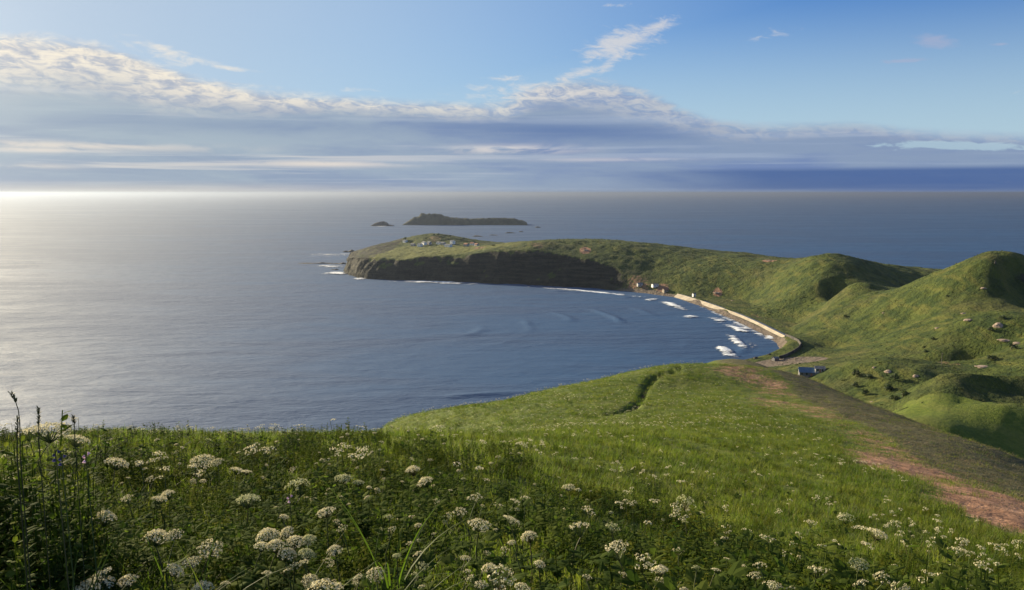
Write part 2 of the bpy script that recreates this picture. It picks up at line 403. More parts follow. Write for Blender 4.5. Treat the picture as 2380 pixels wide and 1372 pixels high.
fill_glow = wt.m('POWER', 2.718, wt.m('MULTIPLY', wt.m('ADD', wt.m('POWER', wt.m('ABSOLUTE', wt.m('DIVIDE', wt.m('ADD', U_, 60.0), 17.0)), 2.0), wt.m('POWER', wt.m('ABSOLUTE', wt.m('DIVIDE', wt.m('SUBTRACT', V_, 9.0), 13.0)), 2.0)), -1.0))
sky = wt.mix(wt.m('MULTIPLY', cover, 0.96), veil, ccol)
sky = wt.mix(wt.m('MULTIPLY', fill_glow, 0.8), sky, col(255, 244, 224, 2.2))  # unseen glow added beyond the left edge for the sea to reflect
fill_veil = wt.m('POWER', 2.718, wt.m('MULTIPLY', wt.m('ADD', wt.m('POWER', wt.m('ABSOLUTE', wt.m('DIVIDE', wt.m('ADD', U_, 36.0), 27.0)), 2.0), wt.m('POWER', wt.m('ABSOLUTE', wt.m('DIVIDE', wt.m('SUBTRACT', V_, 38.5), 14.0)), 2.0)), -1.0))
sky = wt.mix(wt.m('MULTIPLY', fill_veil, wt.rng(n_md, 0.3, 0.7, 0.55, 0.85)), sky, col(250, 246, 238, 1.7))          # unseen bright veil added above the frame to lighten the sea          
wisps = None
for (px, py, su, sv_, tl, w) in ((1430, 105, 2.9, 1.05, 16, 1.2), (1505, 75, 2.0, 0.55, 20, 1.15), (1420, 140, 1.8, 0.5, 40, 1.0), (1340, 172, 2.6, 0.4, 14, 1.0), (1240, 215, 5.0, 0.7, -3, 0.85), (1180, 182, 2.0, 0.25, 0, 0.8), (1180, 225, 4.0, 0.5, 0, 0.6), (420, 150, 3.2, 0.5, -12, 1.0), (560, 175, 2.6, 0.2, -4, 0.9),
                                 (1760, 100, 3.0, 0.45, 8, 0.5), (1420, 16, 1.0, 0.15, 0, 0.8), (860, 212, 2.5, 0.2, 0, 0.5)):
    g = wt.m('MULTIPLY', gauss(px, py, su, sv_, tl), w); wisps = g if wisps is None else wt.m('MAXIMUM', wisps, g)
wm = wt.m('MULTIPLY', wt.step(wt.m('ADD', wisps, wt.m('MULTIPLY', wt.m('SUBTRACT', n_hi, 0.5), 2.3)), 0.35, 1.25), 0.72)
sky = wt.mix(wm, sky, wt.mix(side, col(244, 236, 222), col(222, 218, 216)))
pink = None
for (px, py, su, sv_, tl, w) in ((2140, 135, 1.3, 0.5, -8, 1.0), (2080, 172, 1.8, 0.16, 0, 0.9), (2290, 152, 0.6, 0.12, 0, 0.9), (2370, 152, 0.6, 0.1, 0, 0.9)):
    g = wt.m('MULTIPLY', gauss(px, py, su, sv_, tl), w); pink = g if pink is None else wt.m('MAXIMUM', pink, g)
pm = wt.m('MULTIPLY', wt.step(wt.m('ADD', pink, wt.m('MULTIPLY', wt.m('SUBTRACT', n_hi, 0.5), 1.2)), 0.3, 0.95), 0.55)
sky = wt.mix(pm, sky, col(172, 178, 204))
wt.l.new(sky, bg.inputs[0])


# ------------------------------------------------------------------ ground materials
def ground_material(name, near):
    m, nt, out = material(name)
    pos = nt.pos()
    big = nt.noise(pos, 0.012, 5, 0.6); mid = nt.noise(pos, 0.07, 5, 0.62); fine = nt.noise(pos, 0.55, 5, 0.65)
    down = nt.noise(nt.mapv(pos, (0.10, 0.025, 0.03), (0, 0, R(35))), 1.0, 5, 0.62)          # runnels down the slopes
    if near:
        g = nt.mix(nt.step(fine, 0.35, 0.7), (0.058, 0.085, 0.011), (0.105, 0.130, 0.020))
        g = nt.mix(nt.m('MULTIPLY', nt.step(mid, 0.45, 0.65), 0.6), g, (0.115, 0.125, 0.030))
    else:
        g = nt.mix(nt.step(mid, 0.36, 0.64), (0.024, 0.042, 0.007), (0.066, 0.084, 0.014))
        g = nt.mix(nt.m('MULTIPLY', nt.step(fine, 0.48, 0.66), 0.35), g, (0.030, 0.048, 0.010))
        g = nt.mix(nt.m('MULTIPLY', nt.step(down, 0.48, 0.66), 0.50), g, (0.125, 0.118, 0.026))
        g = nt.mix(nt.m('MULTIPLY', nt.step(big, 0.52, 0.68), 0.40), g, (0.110, 0.098, 0.036))
    if not near: g = nt.mix(nt.m('MULTIPLY', nt.attr('field'), nt.step(mid, .25, .5)), g, (0.120, 0.128, 0.030))
    soil = nt.mix(nt.step(fine, 0.35, 0.7), (0.17, 0.09, 0.056), (0.36, 0.21, 0.135))
    speck = nt.m('ADD', nt.m('MULTIPLY', nt.noise(pos, 2.6 if near else 0.25, 5, 0.75), 0.6), nt.m('MULTIPLY', nt.noise(nt.mapv(pos, (.2, .5, .3), (0, 0, R(35))), 1.0, 4, 0.7), 0.4))
    bare = nt.step(nt.m('ADD', nt.attr('bare'), nt.m('MULTIPLY', nt.m('SUBTRACT', speck, 0.5), 2.6)), 0.46, 0.64)
    g = nt.mix(bare, g, soil)
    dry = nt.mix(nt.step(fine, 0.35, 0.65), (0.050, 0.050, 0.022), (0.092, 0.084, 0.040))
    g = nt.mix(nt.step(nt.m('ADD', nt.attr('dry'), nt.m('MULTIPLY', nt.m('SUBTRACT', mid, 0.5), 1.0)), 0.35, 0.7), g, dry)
    if not near:
        rock = nt.mix(nt.step(nt.m('ADD', nt.m('MULTIPLY', fine, .4), nt.m('MULTIPLY', nt.noise(nt.mapv(pos, (.025, .025, .30), (R(4), 0, 0)), 1.0, 5, .65), .6)), 0.42, 0.60), (0.009, 0.010, 0.008), (0.040, 0.038, 0.026))
        g = nt.mix(nt.step(nt.m('ADD', nt.attr('rock'), nt.m('MULTIPLY', nt.m('SUBTRACT', mid, 0.5), 1.2)), 0.40, 0.62), g, rock)
        sand = nt.mix(nt.step(fine, 0.3, 0.7), (0.11, 0.088, 0.070), (0.18, 0.145, 0.115))
        g = nt.mix(nt.step(nt.attr('sand'), 0.35, 0.65), g, sand)
    if near:
        n1 = nt.bump(nt.noise(pos, 5.0, 5, 0.7), 0.9, 0.10); nrm = nt.bump(nt.noise(pos, 0.9, 4, 0.65), 0.9, 0.5, n1)
    else:
        n1 = nt.bump(nt.noise(pos, 0.6, 5, 0.7), 0.9, 1.2); nrm = nt.bump(nt.noise(pos, 0.11, 5, 0.65), 0.9, 6.0, n1)
    principled(nt, out, g, 0.9, 0.15, nrm)
    return m
M_near = ground_material('meadow_ground', True)
M_far = ground_material('hill_ground', False)

# ------------------------------------------------------------------ near hillside: one polar sheet
rr = np.concatenate([[0.05], np.geomspace(0.5, 335, 330)])
aa = np.radians(np.concatenate([np.arange(-180, -62, 2.0), np.arange(-62, 62, 0.2), np.arange(62, 180, 2.0)]))
RR, AA = np.meshgrid(rr, aa, indexing='ij')
X, Y = RR*np.sin(AA), RR*np.cos(AA)
Z = z_all(X, Y)
me = grid_mesh('hillside', np.stack([X, Y, Z], -1), M_near, wrap=True, flip=True)
ridge_px = [(1725, 870, 165), (1780, 890, 138), (1850, 930, 112), (1960, 990, 88), (2060, 1040, 66), (2160, 1105, 50), (2260, 1150, 42), (2400, 1205, 33), (2600, 1260, 27)]
ridge_xy = np.array([P(*a)[:2] for a in ridge_px])
def bare_mask(x, y):
    x = np.asarray(x, float); y = np.asarray(y, float)
    r = np.hypot(x, y); d = np.maximum(poly_dist(x, y, ridge_xy) + 0.055*r*fbm(x/(2+.09*r.clip(0, 120)), y/(2+.09*r.clip(0, 120)), 98, 3), 0)
    return np.clip(0.9+0.75*fbm(x/7, y/7, 99, 3), .2, 1.15)*sstep(0.095*r+1.4, 0.0, d)*(0.56+0.6*sstep(95, 40, r)) * sstep(12, 30, r)
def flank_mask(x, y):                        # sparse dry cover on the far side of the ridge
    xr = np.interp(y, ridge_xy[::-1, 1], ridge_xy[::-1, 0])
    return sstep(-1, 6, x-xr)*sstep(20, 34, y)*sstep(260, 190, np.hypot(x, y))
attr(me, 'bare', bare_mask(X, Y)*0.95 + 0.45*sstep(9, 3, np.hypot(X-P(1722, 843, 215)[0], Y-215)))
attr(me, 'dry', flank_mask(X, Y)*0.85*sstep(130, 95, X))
tag(link('hillside', me), kind='structure')

# trodden path on the knoll, a strip of soil at the bottom of its trench
pts = []
for k in range(len(path_xy)-1):
    for t in np.linspace(0, 1, 8, endpoint=False): pts.append(path_xy[k]*(1-t)+path_xy[k+1]*t)
pts = np.array(pts); tn = np.gradient(pts, axis=0); tn /= np.linalg.norm(tn, axis=1)[:, None]; nm = np.stack([-tn[:, 1], tn[:, 0]], -1)
rows = [pts+nm*w for w in (-0.26, 0.0, 0.26)]
V = np.stack([np.concatenate([q, (z_all(q[:, 0], q[:, 1])+0.05)[:, None]], 1) for q in rows], 0)
M_soil = simple('trodden_soil', (0.035, 0.026, 0.016), (0.075, 0.055, 0.035), 2.0, 0.95, 0.1)
tag(link('path', grid_mesh('path', V, M_soil, flip=True)), kind='structure')

# ------------------------------------------------------------------ hills, headland and shore: one sheet
xs = np.concatenate([np.arange(-460, 620, 3.5), np.geomspace(620, 1600, 60)])
ys = np.concatenate([np.arange(180, 1250, 3.5), np.arange(1250, 2080, 4.5)])
Y, X = np.meshgrid(ys, xs, indexing='ij')
D = coast_dist(X, Y)
zf = z_far(X, Y, D)
r = np.hypot(X, Y)
zn = z_near(X, Y); k = 4.0; h = np.clip(0.5+0.5*(zn-zf)/k, 0, 1)
Z = zf*(1-h)+zn*h + k*h*(1-h)*0.5*sstep(150, 200, r)
Z = Z - 4.0*sstep(331, 300, r)
gx = np.gradient(Z, xs, axis=1); gy = np.gradient(Z, ys, axis=0); sl = np.hypot(gx, gy)
me = grid_mesh('hills', np.stack([X, Y, Z], -1), M_far)
head = sstep(260, 120, X)*sstep(1150, 1280, Y)
rock = np.maximum(sstep(0.55, 0.95, sl)*sstep(120, 50, D)*head, sstep(8, 2, Z)*head*sstep(0, 6, 12-np.abs(D)))
rock = np.maximum(rock, 0.6*sstep(1.0, 1.5, sl))
rock = np.maximum(rock, head*sstep(-215, -262, X-0.06*(Y-1500))*0.58)
sand = sstep(13, 6, D)*(1-head)*sstep(7.0, 4.5, Z)
cx, cy = S(1832, 840, 8)[:2]
sand = np.maximum(sand, sstep(1.0, 0.7, np.hypot((X-cx)/38, (Y-cy)/26)))
bare = np.zeros_like(X)
for (px, py, rad, w) in ((1010, 555, 26, .5), (1360, 582, 14, 1.0), (1790, 606, 16, 1.0), (1668, 680, 9, 1.0), (1540, 672, 14, .8), (1250, 570, 18, .5), (2200, 845, 10, .5), (1480, 676, 30, .55), (1760, 735, 14, .4), (1115, 577, 20, .6)):
    a, b, c = hit(px, py); bare = np.maximum(bare, w*sstep(1.0, 0.4, np.hypot(X-a, (Y-b)*0.6)/rad))
attr(me, 'rock', rock); attr(me, 'sand', sand); attr(me, 'bare', bare); attr(me, 'dry', 0.0*X); attr(me, 'field', sstep(8, 16, D-34*head+20)*sstep(1400, 1420, Y)*sstep(1660, 1620, Y)*sstep(40, -20, X)*sstep(-285, -262, X-0.04*(Y-1500)))
tag(link('hills', me), kind='structure')

# ------------------------------------------------------------------ sea
m, nt, out = material('sea_water')
pos = nt.pos()
w1 = nt.noise(nt.mapv(pos, (0.020, 0.055, 0.04), (0, 0, R(-14))), 1.0, 6, 0.62, 0.4)
w2 = nt.noise(nt.mapv(pos, (0.13, 0.34, 0.2), (0, 0, R(-22))), 1.0, 5, 0.62, 0.2)
strk = nt.noise(nt.mapv(pos, (0.0010, 0.0045, 0.001), (0, 0, R(12))), 1.0, 6, 0.62, 1.2)
strk2 = nt.noise(nt.mapv(pos, (0.004, 0.011, 0.004), (0, 0, R(-20))), 1.0, 6, 0.66, 1.6)
calm = nt.step(nt.m('ADD', nt.m('MULTIPLY', strk, 0.6), nt.m('MULTIPLY', strk2, 0.4)), 0.43, 0.60)
n1 = nt.bump(w1, nt.rng(calm, 0, 1, 1.0, 0.45), 2.6)
nrm = nt.bump(w2, nt.rng(calm, 0, 1, 0.9, 0.5), 0.8, n1)
b = principled(nt, out, nt.mix(calm, (0.011, 0.054, 0.145), (0.020, 0.070, 0.165)), nt.rng(calm, 0, 1, 0.84, 0.64), 0.5, nrm)
b.inputs['IOR'].default_value = 1.34
M_sea = m
rr = np.concatenate([[1.0], np.geomspace(140, 3200, 620), np.geomspace(3300, 61000, 60)])
aa = np.radians(np.concatenate([np.arange(-180, -40, 4.0), np.arange(-40, 40, 0.14), np.arange(40, 180, 4.0)]))
RR, AA = np.meshgrid(rr, aa, indexing='ij')
X, Y = RR*np.sin(AA), RR*np.cos(AA)
near_sea = (RR < 3200) & (np.abs(AA) < R(41))
D = np.full(X.shape, -2000.0); D[near_sea] = coast_dist(X[near_sea], Y[near_sea])
off = np.maximum(-D, 0)
ph = 520 - np.hypot(X+130, Y-900) + 14*fbm(X/160, Y/160, 71, 3)
lam = 30 + 0.10*np.minimum(ph, 400)
swell = np.exp(-((np.mod(ph, 58)-20)/6.0)**2)*2.3*sstep(430, 200, off)*sstep(14, 40, off)*sstep(-40, 140, X+0.25*(1300-Y))*0.8*sstep(1480, 1330, Y)*sstep(-.15, .35, fbm(X/110, Y/110, 74, 2))
Z = 0.30*fbm(X/26, Y/13, 77, 3)*sstep(3200, 2200, RR) + swell
Z[RR > 3200] = 0
tag(link('sea', grid_mesh('sea', np.stack([X, Y, Z], -1), M_sea, wrap=True, flip=True)), kind='structure')

# ------------------------------------------------------------------ haze: one closed box round the camera and everything inside
m, nt, out = material('haze_air')
pv = nt.new('ShaderNodeVolumePrincipled')
pv.inputs['Color'].default_value = (0.215, 0.25, 0.325, 1); pv.inputs['Density'].default_value = HAZE
pv.inputs['Anisotropy'].default_value = 0.58
nt.l.new(pv.outputs[0], out.inputs['Volume'])
x0, x1, y0, y1, z0, z1 = -62000, 62000, -62000, 62000, -420, 168
hv = [(x, y, z) for z in (z0, z1) for x, y in ((x0, y0), (x1, y0), (x1, y1), (x0, y1))]
tag(link('haze', mesh('haze', hv, [(3, 2, 1, 0), (4, 5, 6, 7), (0, 1, 5, 4), (1, 2, 6, 5), (2, 3, 7, 6), (3, 0, 4, 7)], m)), kind='stuff')

# ------------------------------------------------------------------ plants of the meadow
M_blade = leafy('grass_blade', (0.060, 0.092, 0.010), (0.108, 0.134, 0.016), (0.185, 0.170, 0.034), 0.50)
M_dryblade = leafy('dry_blade', (0.070, 0.070, 0.032), (0.120, 0.105, 0.055), (0.180, 0.120, 0.080), 0.30)
M_redblade = leafy('reddish_blade', (0.180, 0.105, 0.070), (0.250, 0.160, 0.110), (0.090, 0.090, 0.035), 0.30)
M_fine = leafy('fine_leaf', (0.060, 0.092, 0.012), (0.115, 0.140, 0.018), (0.180, 0.175, 0.030), 0.50, 0.4, 0.85, 0.02)
M_leaf = leafy('herb_leaf', (0.036, 0.060, 0.012), (0.070, 0.098, 0.018), (0.115, 0.140, 0.026), 0.45, 0.5, 0.8, 0.04)
M_stem = leafy('plant_stem', (0.055, 0.085, 0.022), (0.090, 0.110, 0.035), (0.110, 0.090, 0.040), 0.1, 1.0)
M_stalk = leafy('seed_stalk', (0.035, 0.045, 0.018), (0.050, 0.055, 0.022), (0.060, 0.055, 0.025), 0.1, 1.0)
def petals(name, a, b):
    m, nt, out = material(name)
    f = nt.step(nt.noise(nt.pos(), 45.0, 3, 0.6), 0.35, 0.65)
    c = nt.mix(f, a, b)
    d = nt.new('ShaderNodeBsdfDiffuse'); nt.l.new(c, d.inputs[0])
    t = nt.new('ShaderNodeBsdfTranslucent'); nt.l.new(c, t.inputs[0])
    mx = nt.new('ShaderNodeMixShader'); mx.inputs[0].default_value = 0.28
    nt.l.new(d.outputs[0], mx.inputs[1]); nt.l.new(t.outputs[0], mx.inputs[2]); nt.l.new(mx.outputs[0], out.inputs[0])
    return m
M_petal = petals('cream_petal', (0.62, 0.55, 0.32), (0.80, 0.75, 0.54))
M_blue = petals('blue_petal', (0.05, 0.05, 0.14), (0.09, 0.085, 0.21))
M_pink = petals('pink_petal', (0.60, 0.36, 0.52), (0.75, 0.55, 0.66))

class MB:                                    # collects loose shapes for one mesh
    def __init__(s): s.v = []; s.f = []; s.mi = []
    def add(s, v, f, mi=0):
        o = len(s.v); s.v += [tuple(p) for p in v]; s.f += [tuple(i+o for i in q) for q in f]; s.mi += [mi]*len(f)
    def mesh(s, name, mats, smooth=False): return mesh(name, s.v, s.f, mats, s.mi, smooth)
def ribbon(mb, pts, widths, side, mi=0):     # a bent blade
    pts = np.asarray(pts); side = np.asarray(side)
    v = []
    for p, w in zip(pts, widths): v += [p-side*w/2, p+side*w/2]
    mb.add(v, [(2*i, 2*i+1, 2*i+3, 2*i+2) for i in range(len(pts)-1)], mi)
def tube(mb, pts, rad, n=6, mi=0):
    pts = [np.asarray(p, float) for p in pts]; v = []
    for i, p in enumerate(pts):
        t = pts[min(i+1, len(pts)-1)]-pts[max(i-1, 0)]; t /= np.linalg.norm(t)+1e-9
        a = np.cross(t, (0.3, 1, 0.1)); a /= np.linalg.norm(a); b = np.cross(t, a)
        r_ = rad[i] if hasattr(rad, '__len__') else rad
        v += [p+r_*(a*math.cos(2*math.pi*k/n)+b*math.sin(2*math.pi*k/n)) for k in range(n)]
    f = [(i*n+k, i*n+(k+1) % n, (i+1)*n+(k+1) % n, (i+1)*n+k) for i in range(len(pts)-1) for k in range(n)]
    mb.add(v, f, mi)
def blade(mb, base, ang, length, width, lean, curl, seg=4, mi=0):
    d = np.array((math.cos(ang), math.sin(ang), 0)); side = np.array((-math.sin(ang), math.cos(ang), 0))
    pts = []; p = np.array(base, float); th = lean
    for i in range(seg+1):
        pts.append(p.copy()); p = p + (d*math.sin(th)+np.array((0, 0, 1))*math.cos(th))*length/seg; th += curl/seg
    ribbon(mb, pts, [width*(1-(i/seg)**1.6)+0.0006 for i in range(seg+1)], side, mi)
def leaf(mb, base, ang, length, width, pitch, mi=0):
    d = np.array((math.cos(ang)*math.cos(pitch), math.sin(ang)*math.cos(pitch), math.sin(pitch))); s_ = np.array((-math.sin(ang), math.cos(ang), 0)); u = np.cross(d, s_)
    b = np.array(base, float); L, W = length, width
    v = [b, b+d*L*.3+s_*W*.5-u*.04*L, b+d*L*.3-s_*W*.5-u*.04*L, b+d*L*.7+s_*W*.38-u*.06*L, b+d*L*.7-s_*W*.38-u*.06*L, b+d*L-np.array((0, 0, .12*L)), b+d*L*.3, b+d*L*.7-np.array((0, 0, .03*L))]
    mb.add(v, [(0, 1, 6), (0, 6, 2), (1, 3, 7, 6), (6, 7, 4, 2), (3, 5, 7), (7, 5, 4)], mi)
def tuft(seed, n, spread, hmin, hmax, w, mat, mat_i=0):
    rd = random.Random(seed); mb = MB()
    for _ in range(n):
        a = rd.uniform(0, 6.283); q = spread*math.sqrt(rd.random()); h_ = rd.uniform(hmin, hmax)
        blade(mb, (q*math.cos(a), q*math.sin(a), -0.04), rd.uniform(0, 6.283), h_, w*rd.uniform(.7, 1.4), rd.uniform(.02, .35), rd.uniform(.2, 1.5), 3)
    return mb.mesh('grass_tuft', mat)
def herb(seed, n, spread, hmax, fine=1.0, mat=None):
    rd = random.Random(seed); mb = MB()
    for _ in range(n):
        a = rd.uniform(0, 6.283); q = spread*math.sqrt(rd.random()); x, y = q*math.cos(a), q*math.sin(a); h_ = hmax*rd.uniform(.45, 1.0)
        dx_, dy_ = rd.uniform(-.06, .06), rd.uniform(-.06, .06)
        tube(mb, [(x, y, -.03), (x+dx_*.4, y+dy_*.4, h_*.5), (x+dx_, y+dy_, h_)], (.004, .0035, .002), 3)
        for k in range(rd.randint(9, 14)+(6 if fine < 1 else 0)):
            t = rd.uniform(.25, 1.02)
            leaf(mb, (x+dx_*t, y+dy_*t, h_*t), rd.uniform(0, 6.283), rd.uniform(.05, .11)*(1.2-.4*t)*fine, rd.uniform(.022, .05)*fine, rd.uniform(-.3, .7))
    return mb.mesh('herb_clump', mat or M_leaf)
def floret_ball(mb, c, ru, nrm, n, rd, size, mi=0):
    c = np.array(c); nrm = np.array(nrm)/np.linalg.norm(nrm)
    for _ in range(n):
        d = np.array([rd.gauss(0, 1) for _ in range(3)]); d /= np.linalg.norm(d)+1e-9
        if d @ nrm < -0.25: d = -d
        p = c + d*ru*rd.uniform(.7, 1.05); nn = d+nrm*.5+np.array([rd.uniform(-.5, .5) for _ in range(3)]); nn /= np.linalg.norm(nn)
        a = np.cross(nn, (0.3, .2, 1)); a /= np.linalg.norm(a); b = np.cross(nn, a); s_ = size*rd.uniform(.7, 1.3)
        mb.add([p+a*s_, p+(a+b)*s_*.25, p+b*s_, p+(b-a)*s_*.25, p-a*s_, p-(a+b)*s_*.25, p-b*s_, p+(a-b)*s_*.25], [(0, 1, 2, 3, 4, 5, 6, 7)], mi)
M_petal2 = petals('greenish_petal', (0.40, 0.42, 0.20), (0.66, 0.64, 0.40))
def umbel(seed, kind, lo=False):             # unit diameter flower head; its foot at z = 0
    rd = random.Random(seed); mb = MB()
    vv = random.Random(seed*3+1).uniform(.75, 1.15); N, hh, ru, foot = dict(dome=(46, .30, .085, .34), flat=(34, .13, .075, .30), loose=(17, .16, .085, .42))[kind]
    N = int(N*vv); hh *= vv**1.5
    if lo: N = 9; ru *= 1.8
    for i in range(N):
        rho = .46*math.sqrt((i+.5)/N)*(1 if kind != 'loose' else rd.uniform(.75, 1.1)); a = i*2.39996+rd.uniform(-.15, .15)
        z = foot + hh*(1-(rho/.46)**2) + rd.uniform(-.02, .02)*(3 if kind == 'loose' else 1)
        c = (rho*math.cos(a), rho*math.sin(a), z); n = (c[0]*1.6, c[1]*1.6, .42)
        floret_ball(mb, c, ru*rd.uniform(.85, 1.15), n, (4 if lo else 13), rd, ru*(.75 if lo else .40))
        if not lo: tube(mb, [(0, 0, 0), (c[0]*.55, c[1]*.55, z*.45), (c[0], c[1], z-.03)], (.012, .009, .006), 3, 1)
    return mb.mesh('flower_head', [M_petal2 if seed % 7 == 2 else M_petal, M_stem])
def scatter(name, pts, rot, scl, sources, label=None):
    """Points carry rotation and size; each gets one of the plants in SOURCES. One object of kind stuff."""
    col_ = bpy.data.collections.new(name+'_plants')
    for i, me_ in enumerate(sources): col_.objects.link(bpy.data.objects.new(me_.name, me_))
    me_ = bpy.data.meshes.new(name); me_.vertices.add(len(pts)); me_.vertices.foreach_set('co', np.asarray(pts, np.float32).ravel())
    for nm_, arr in (('rot', rot), ('scl', scl)):
        at_ = me_.attributes.new(nm_, 'FLOAT_VECTOR', 'POINT'); at_.data.foreach_set('vector', np.asarray(arr, np.float32).ravel())
    ng = bpy.data.node_groups.new(name, 'GeometryNodeTree')
    ng.interface.new_socket('Geometry', in_out='INPUT', socket_type='NodeSocketGeometry'); ng.interface.new_socket('Geometry', in_out='OUTPUT', socket_type='NodeSocketGeometry')
    N_ = ng.nodes; gi = N_.new('NodeGroupInput'); go = N_.new('NodeGroupOutput'); iop = N_.new('GeometryNodeInstanceOnPoints'); ci = N_.new('GeometryNodeCollectionInfo')
    ci.inputs['Collection'].default_value = col_; ci.inputs['Separate Children'].default_value = True; ci.inputs['Reset Children'].default_value = True
    ra = N_.new('GeometryNodeInputNamedAttribute'); ra.data_type = 'FLOAT_VECTOR'; ra.inputs['Name'].default_value = 'rot'
    sa = N_.new('GeometryNodeInputNamedAttribute'); sa.data_type = 'FLOAT_VECTOR'; sa.inputs['Name'].default_value = 'scl'
    L_ = ng.links; L_.new(gi.outputs[0], iop.inputs['Points']); L_.new(ci.outputs[0], iop.inputs['Instance']); iop.inputs['Pick Instance'].default_value = True
    L_.new(ra.outputs['Attribute'], iop.inputs['Rotation']); L_.new(sa.outputs['Attribute'], iop.inputs['Scale']); L_.new(iop.outputs[0], go.inputs[0])
    o = link(name, me_); md = o.modifiers.new('scatter', 'NODES'); md.node_group = ng
    tag(o, kind='stuff')
    if label: o['label'] = label
    return o
def sector(n, r0, r1, dens, half=36.0, seed=0):          # random places in the field of view, DENS(r) per square metre
    g = np.random.default_rng(seed)
    edges = np.geomspace(r0, r1, 60); cnt = []
    for a, b in zip(edges[:-1], edges[1:]): cnt.append(dens((a+b)/2)*R(2*half)*(b*b-a*a)/2)
    out = []
    for (a, b), c in zip(zip(edges[:-1], edges[1:]), cnt):
        k_ = g.poisson(c); r_ = np.sqrt(g.uniform(a*a, b*b, k_)); t_ = R(1)*g.uniform(-half, half, k_)
        out.append(np.stack([r_*np.sin(t_), r_*np.cos(t_)], -1))
    return np.concatenate(out), g
def seen(p, lift=0.6):                        # keep what the eye could see over the brow of the hill
    r_ = np.hypot(p[:, 0], p[:, 1]); ux, uy = p[:, 0]/r_, p[:, 1]/r_
    z = z_all(p[:, 0], p[:, 1]); ok = np.ones(len(p), bool); s_p = (z+lift-H)/r_
    for t in (.2, .35, .5, .6, .7, .78, .85, .9, .94, .97):
        zz = z_near(ux*r_*t, uy*r_*t); ok &= (zz-H)/(r_*t) < s_p+0.004
    return ok, z
# grass
p, g = sector(0, 1.3, 175, lambda r_: np.clip(13*(22/r_), 2.8, 46), seed=11)
ok, z = seen(p); p = p[ok]; z = z[ok]; r_ = np.hypot(p[:, 0], p[:, 1])
bare_ = bare_mask(p[:, 0], p[:, 1]); fl = flank_mask(p[:, 0], p[:, 1])*sstep(140, 100, p[:, 0])
keep = (poly_dist(p[:, 0], p[:, 1], path_xy) > 0.42) & (g.random(len(p)) > bare_*0.55) & (g.random(len(p)) < np.interp(r_, [0, 50, 90, 175], [1, 1, .75, .7]))
p, z, r_, bare_, fl = p[keep], z[keep], r_[keep], bare_[keep], fl[keep]
clump = fbm(p[:, 0]/2.6, p[:, 1]/2.6, 91, 3)
s0 = np.clip(0.62+r_/75, 0.62, 1.75)*g.uniform(.7, 1.25, len(p))*(1+.45*clump)
hgt = s0*(1-.45*np.maximum(bare_, fl*.8))*np.clip(0.55+0.5*sstep(1.5, 5, r_), 0, 1)*np.interp(r_, [0, 30, 80, 175], [1, 1, .6, .5])
rot = np.stack([g.normal(0, .10, len(p)), g.normal(0, .10, len(p)), g.uniform(0, 6.283, len(p))], -1)
scl = np.stack([s0, s0, hgt], -1); P3 = np.column_stack([p, z])
red = g.random(len(p)) < bare_*0.85
dry_ = (~red) & (g.random(len(p)) < fl*0.85)
rest = ~(red | dry_)
scatter('meadow_grass', P3[rest], rot[rest], scl[rest], [tuft(k, 34, .30, .10, .36, .011, M_blade) for k in range(6)], 'long green meadow grass covering the near hillside')
scatter('dry_grass', P3[dry_], rot[dry_], scl[dry_], [tuft(20+k, 22, .30, .10, .32, .012, M_dryblade) for k in range(3)], 'sparse dull brown grass on the shaded flank of the ridge')
scatter('reddish_grass', P3[red], rot[red], scl[red]*np.array((1, 1, .7)), [tuft(30+k, 14, .30, .05, .22, .022, M_redblade) for k in range(3)], 'short reddish growth on the bare strip along the ridge')
# broad leaves between the grass
p, g = sector(0, 1.3, 60, lambda r_: np.clip(9*(10/r_)**1.1, .7, 11), seed=12)
wgt = 0.26+0.74*sstep(-0.02*np.hypot(p[:, 0], p[:, 1]), -0.28*np.hypot(p[:, 0], p[:, 1]), p[:, 0])*sstep(16, 7, np.hypot(p[:, 0], p[:, 1]))
keep = g.random(len(p)) < np.clip(wgt+1.1*fbm(p[:, 0]/2.4, p[:, 1]/2.4, 93, 3), .03, 1); p = p[keep]
ok, z = seen(p); p = p[ok]; z = z[ok]; keep = bare_mask(p[:, 0], p[:, 1]) < .3; p, z = p[keep], z[keep]
r_ = np.hypot(p[:, 0], p[:, 1])
s0 = g.uniform(.6, 1.25, len(p))*np.clip(.5+r_/9, .55, 1.15)*np.interp(r_, [0, 16, 28, 60], [1, 1, .6, .6])*(1+0.3*fbm(p[:, 0]/1.7, p[:, 1]/1.7, 93, 2))
rot = np.stack([g.normal(0, .1, len(p)), g.normal(0, .1, len(p)), g.uniform(0, 6.283, len(p))], -1)
scatter('undergrowth', np.column_stack([p, z]), rot, np.stack([s0, s0, s0], -1), [herb(40+k, 7, .20, .50) for k in range(5)], 'dark broad-leaved undergrowth between the meadow grass')

p, g = sector(0, 1.6, 120, lambda r_: np.clip(9*(14/r_)**1.1, .8, 16), seed=13)
keep = g.random(len(p)) < np.clip(.55+.9*fbm(p[:, 0]/2.2, p[:, 1]/2.2, 97, 3), .08, 1); keep &= np.hypot(p[:, 0]-HOLLOW[0], p[:, 1]-HOLLOW[1]) > 1.3; p = p[keep]
ok, z = seen(p); p = p[ok]; z = z[ok]; keep = (bare_mask(p[:, 0], p[:, 1]) < .3) & (flank_mask(p[:, 0], p[:, 1]) < .4) & (poly_dist(p[:, 0], p[:, 1], path_xy) > .8); p, z = p[keep], z[keep]
r_ = np.hypot(p[:, 0], p[:, 1]); s0 = g.uniform(.55, 1.2, len(p))*np.clip(.5+r_/12, .55, 1.15)*np.interp(r_, [0, 18, 30, 120], [1, 1, .75, .8])*(1+.4*fbm(p[:, 0]/2.2, p[:, 1]/2.2, 97, 3))
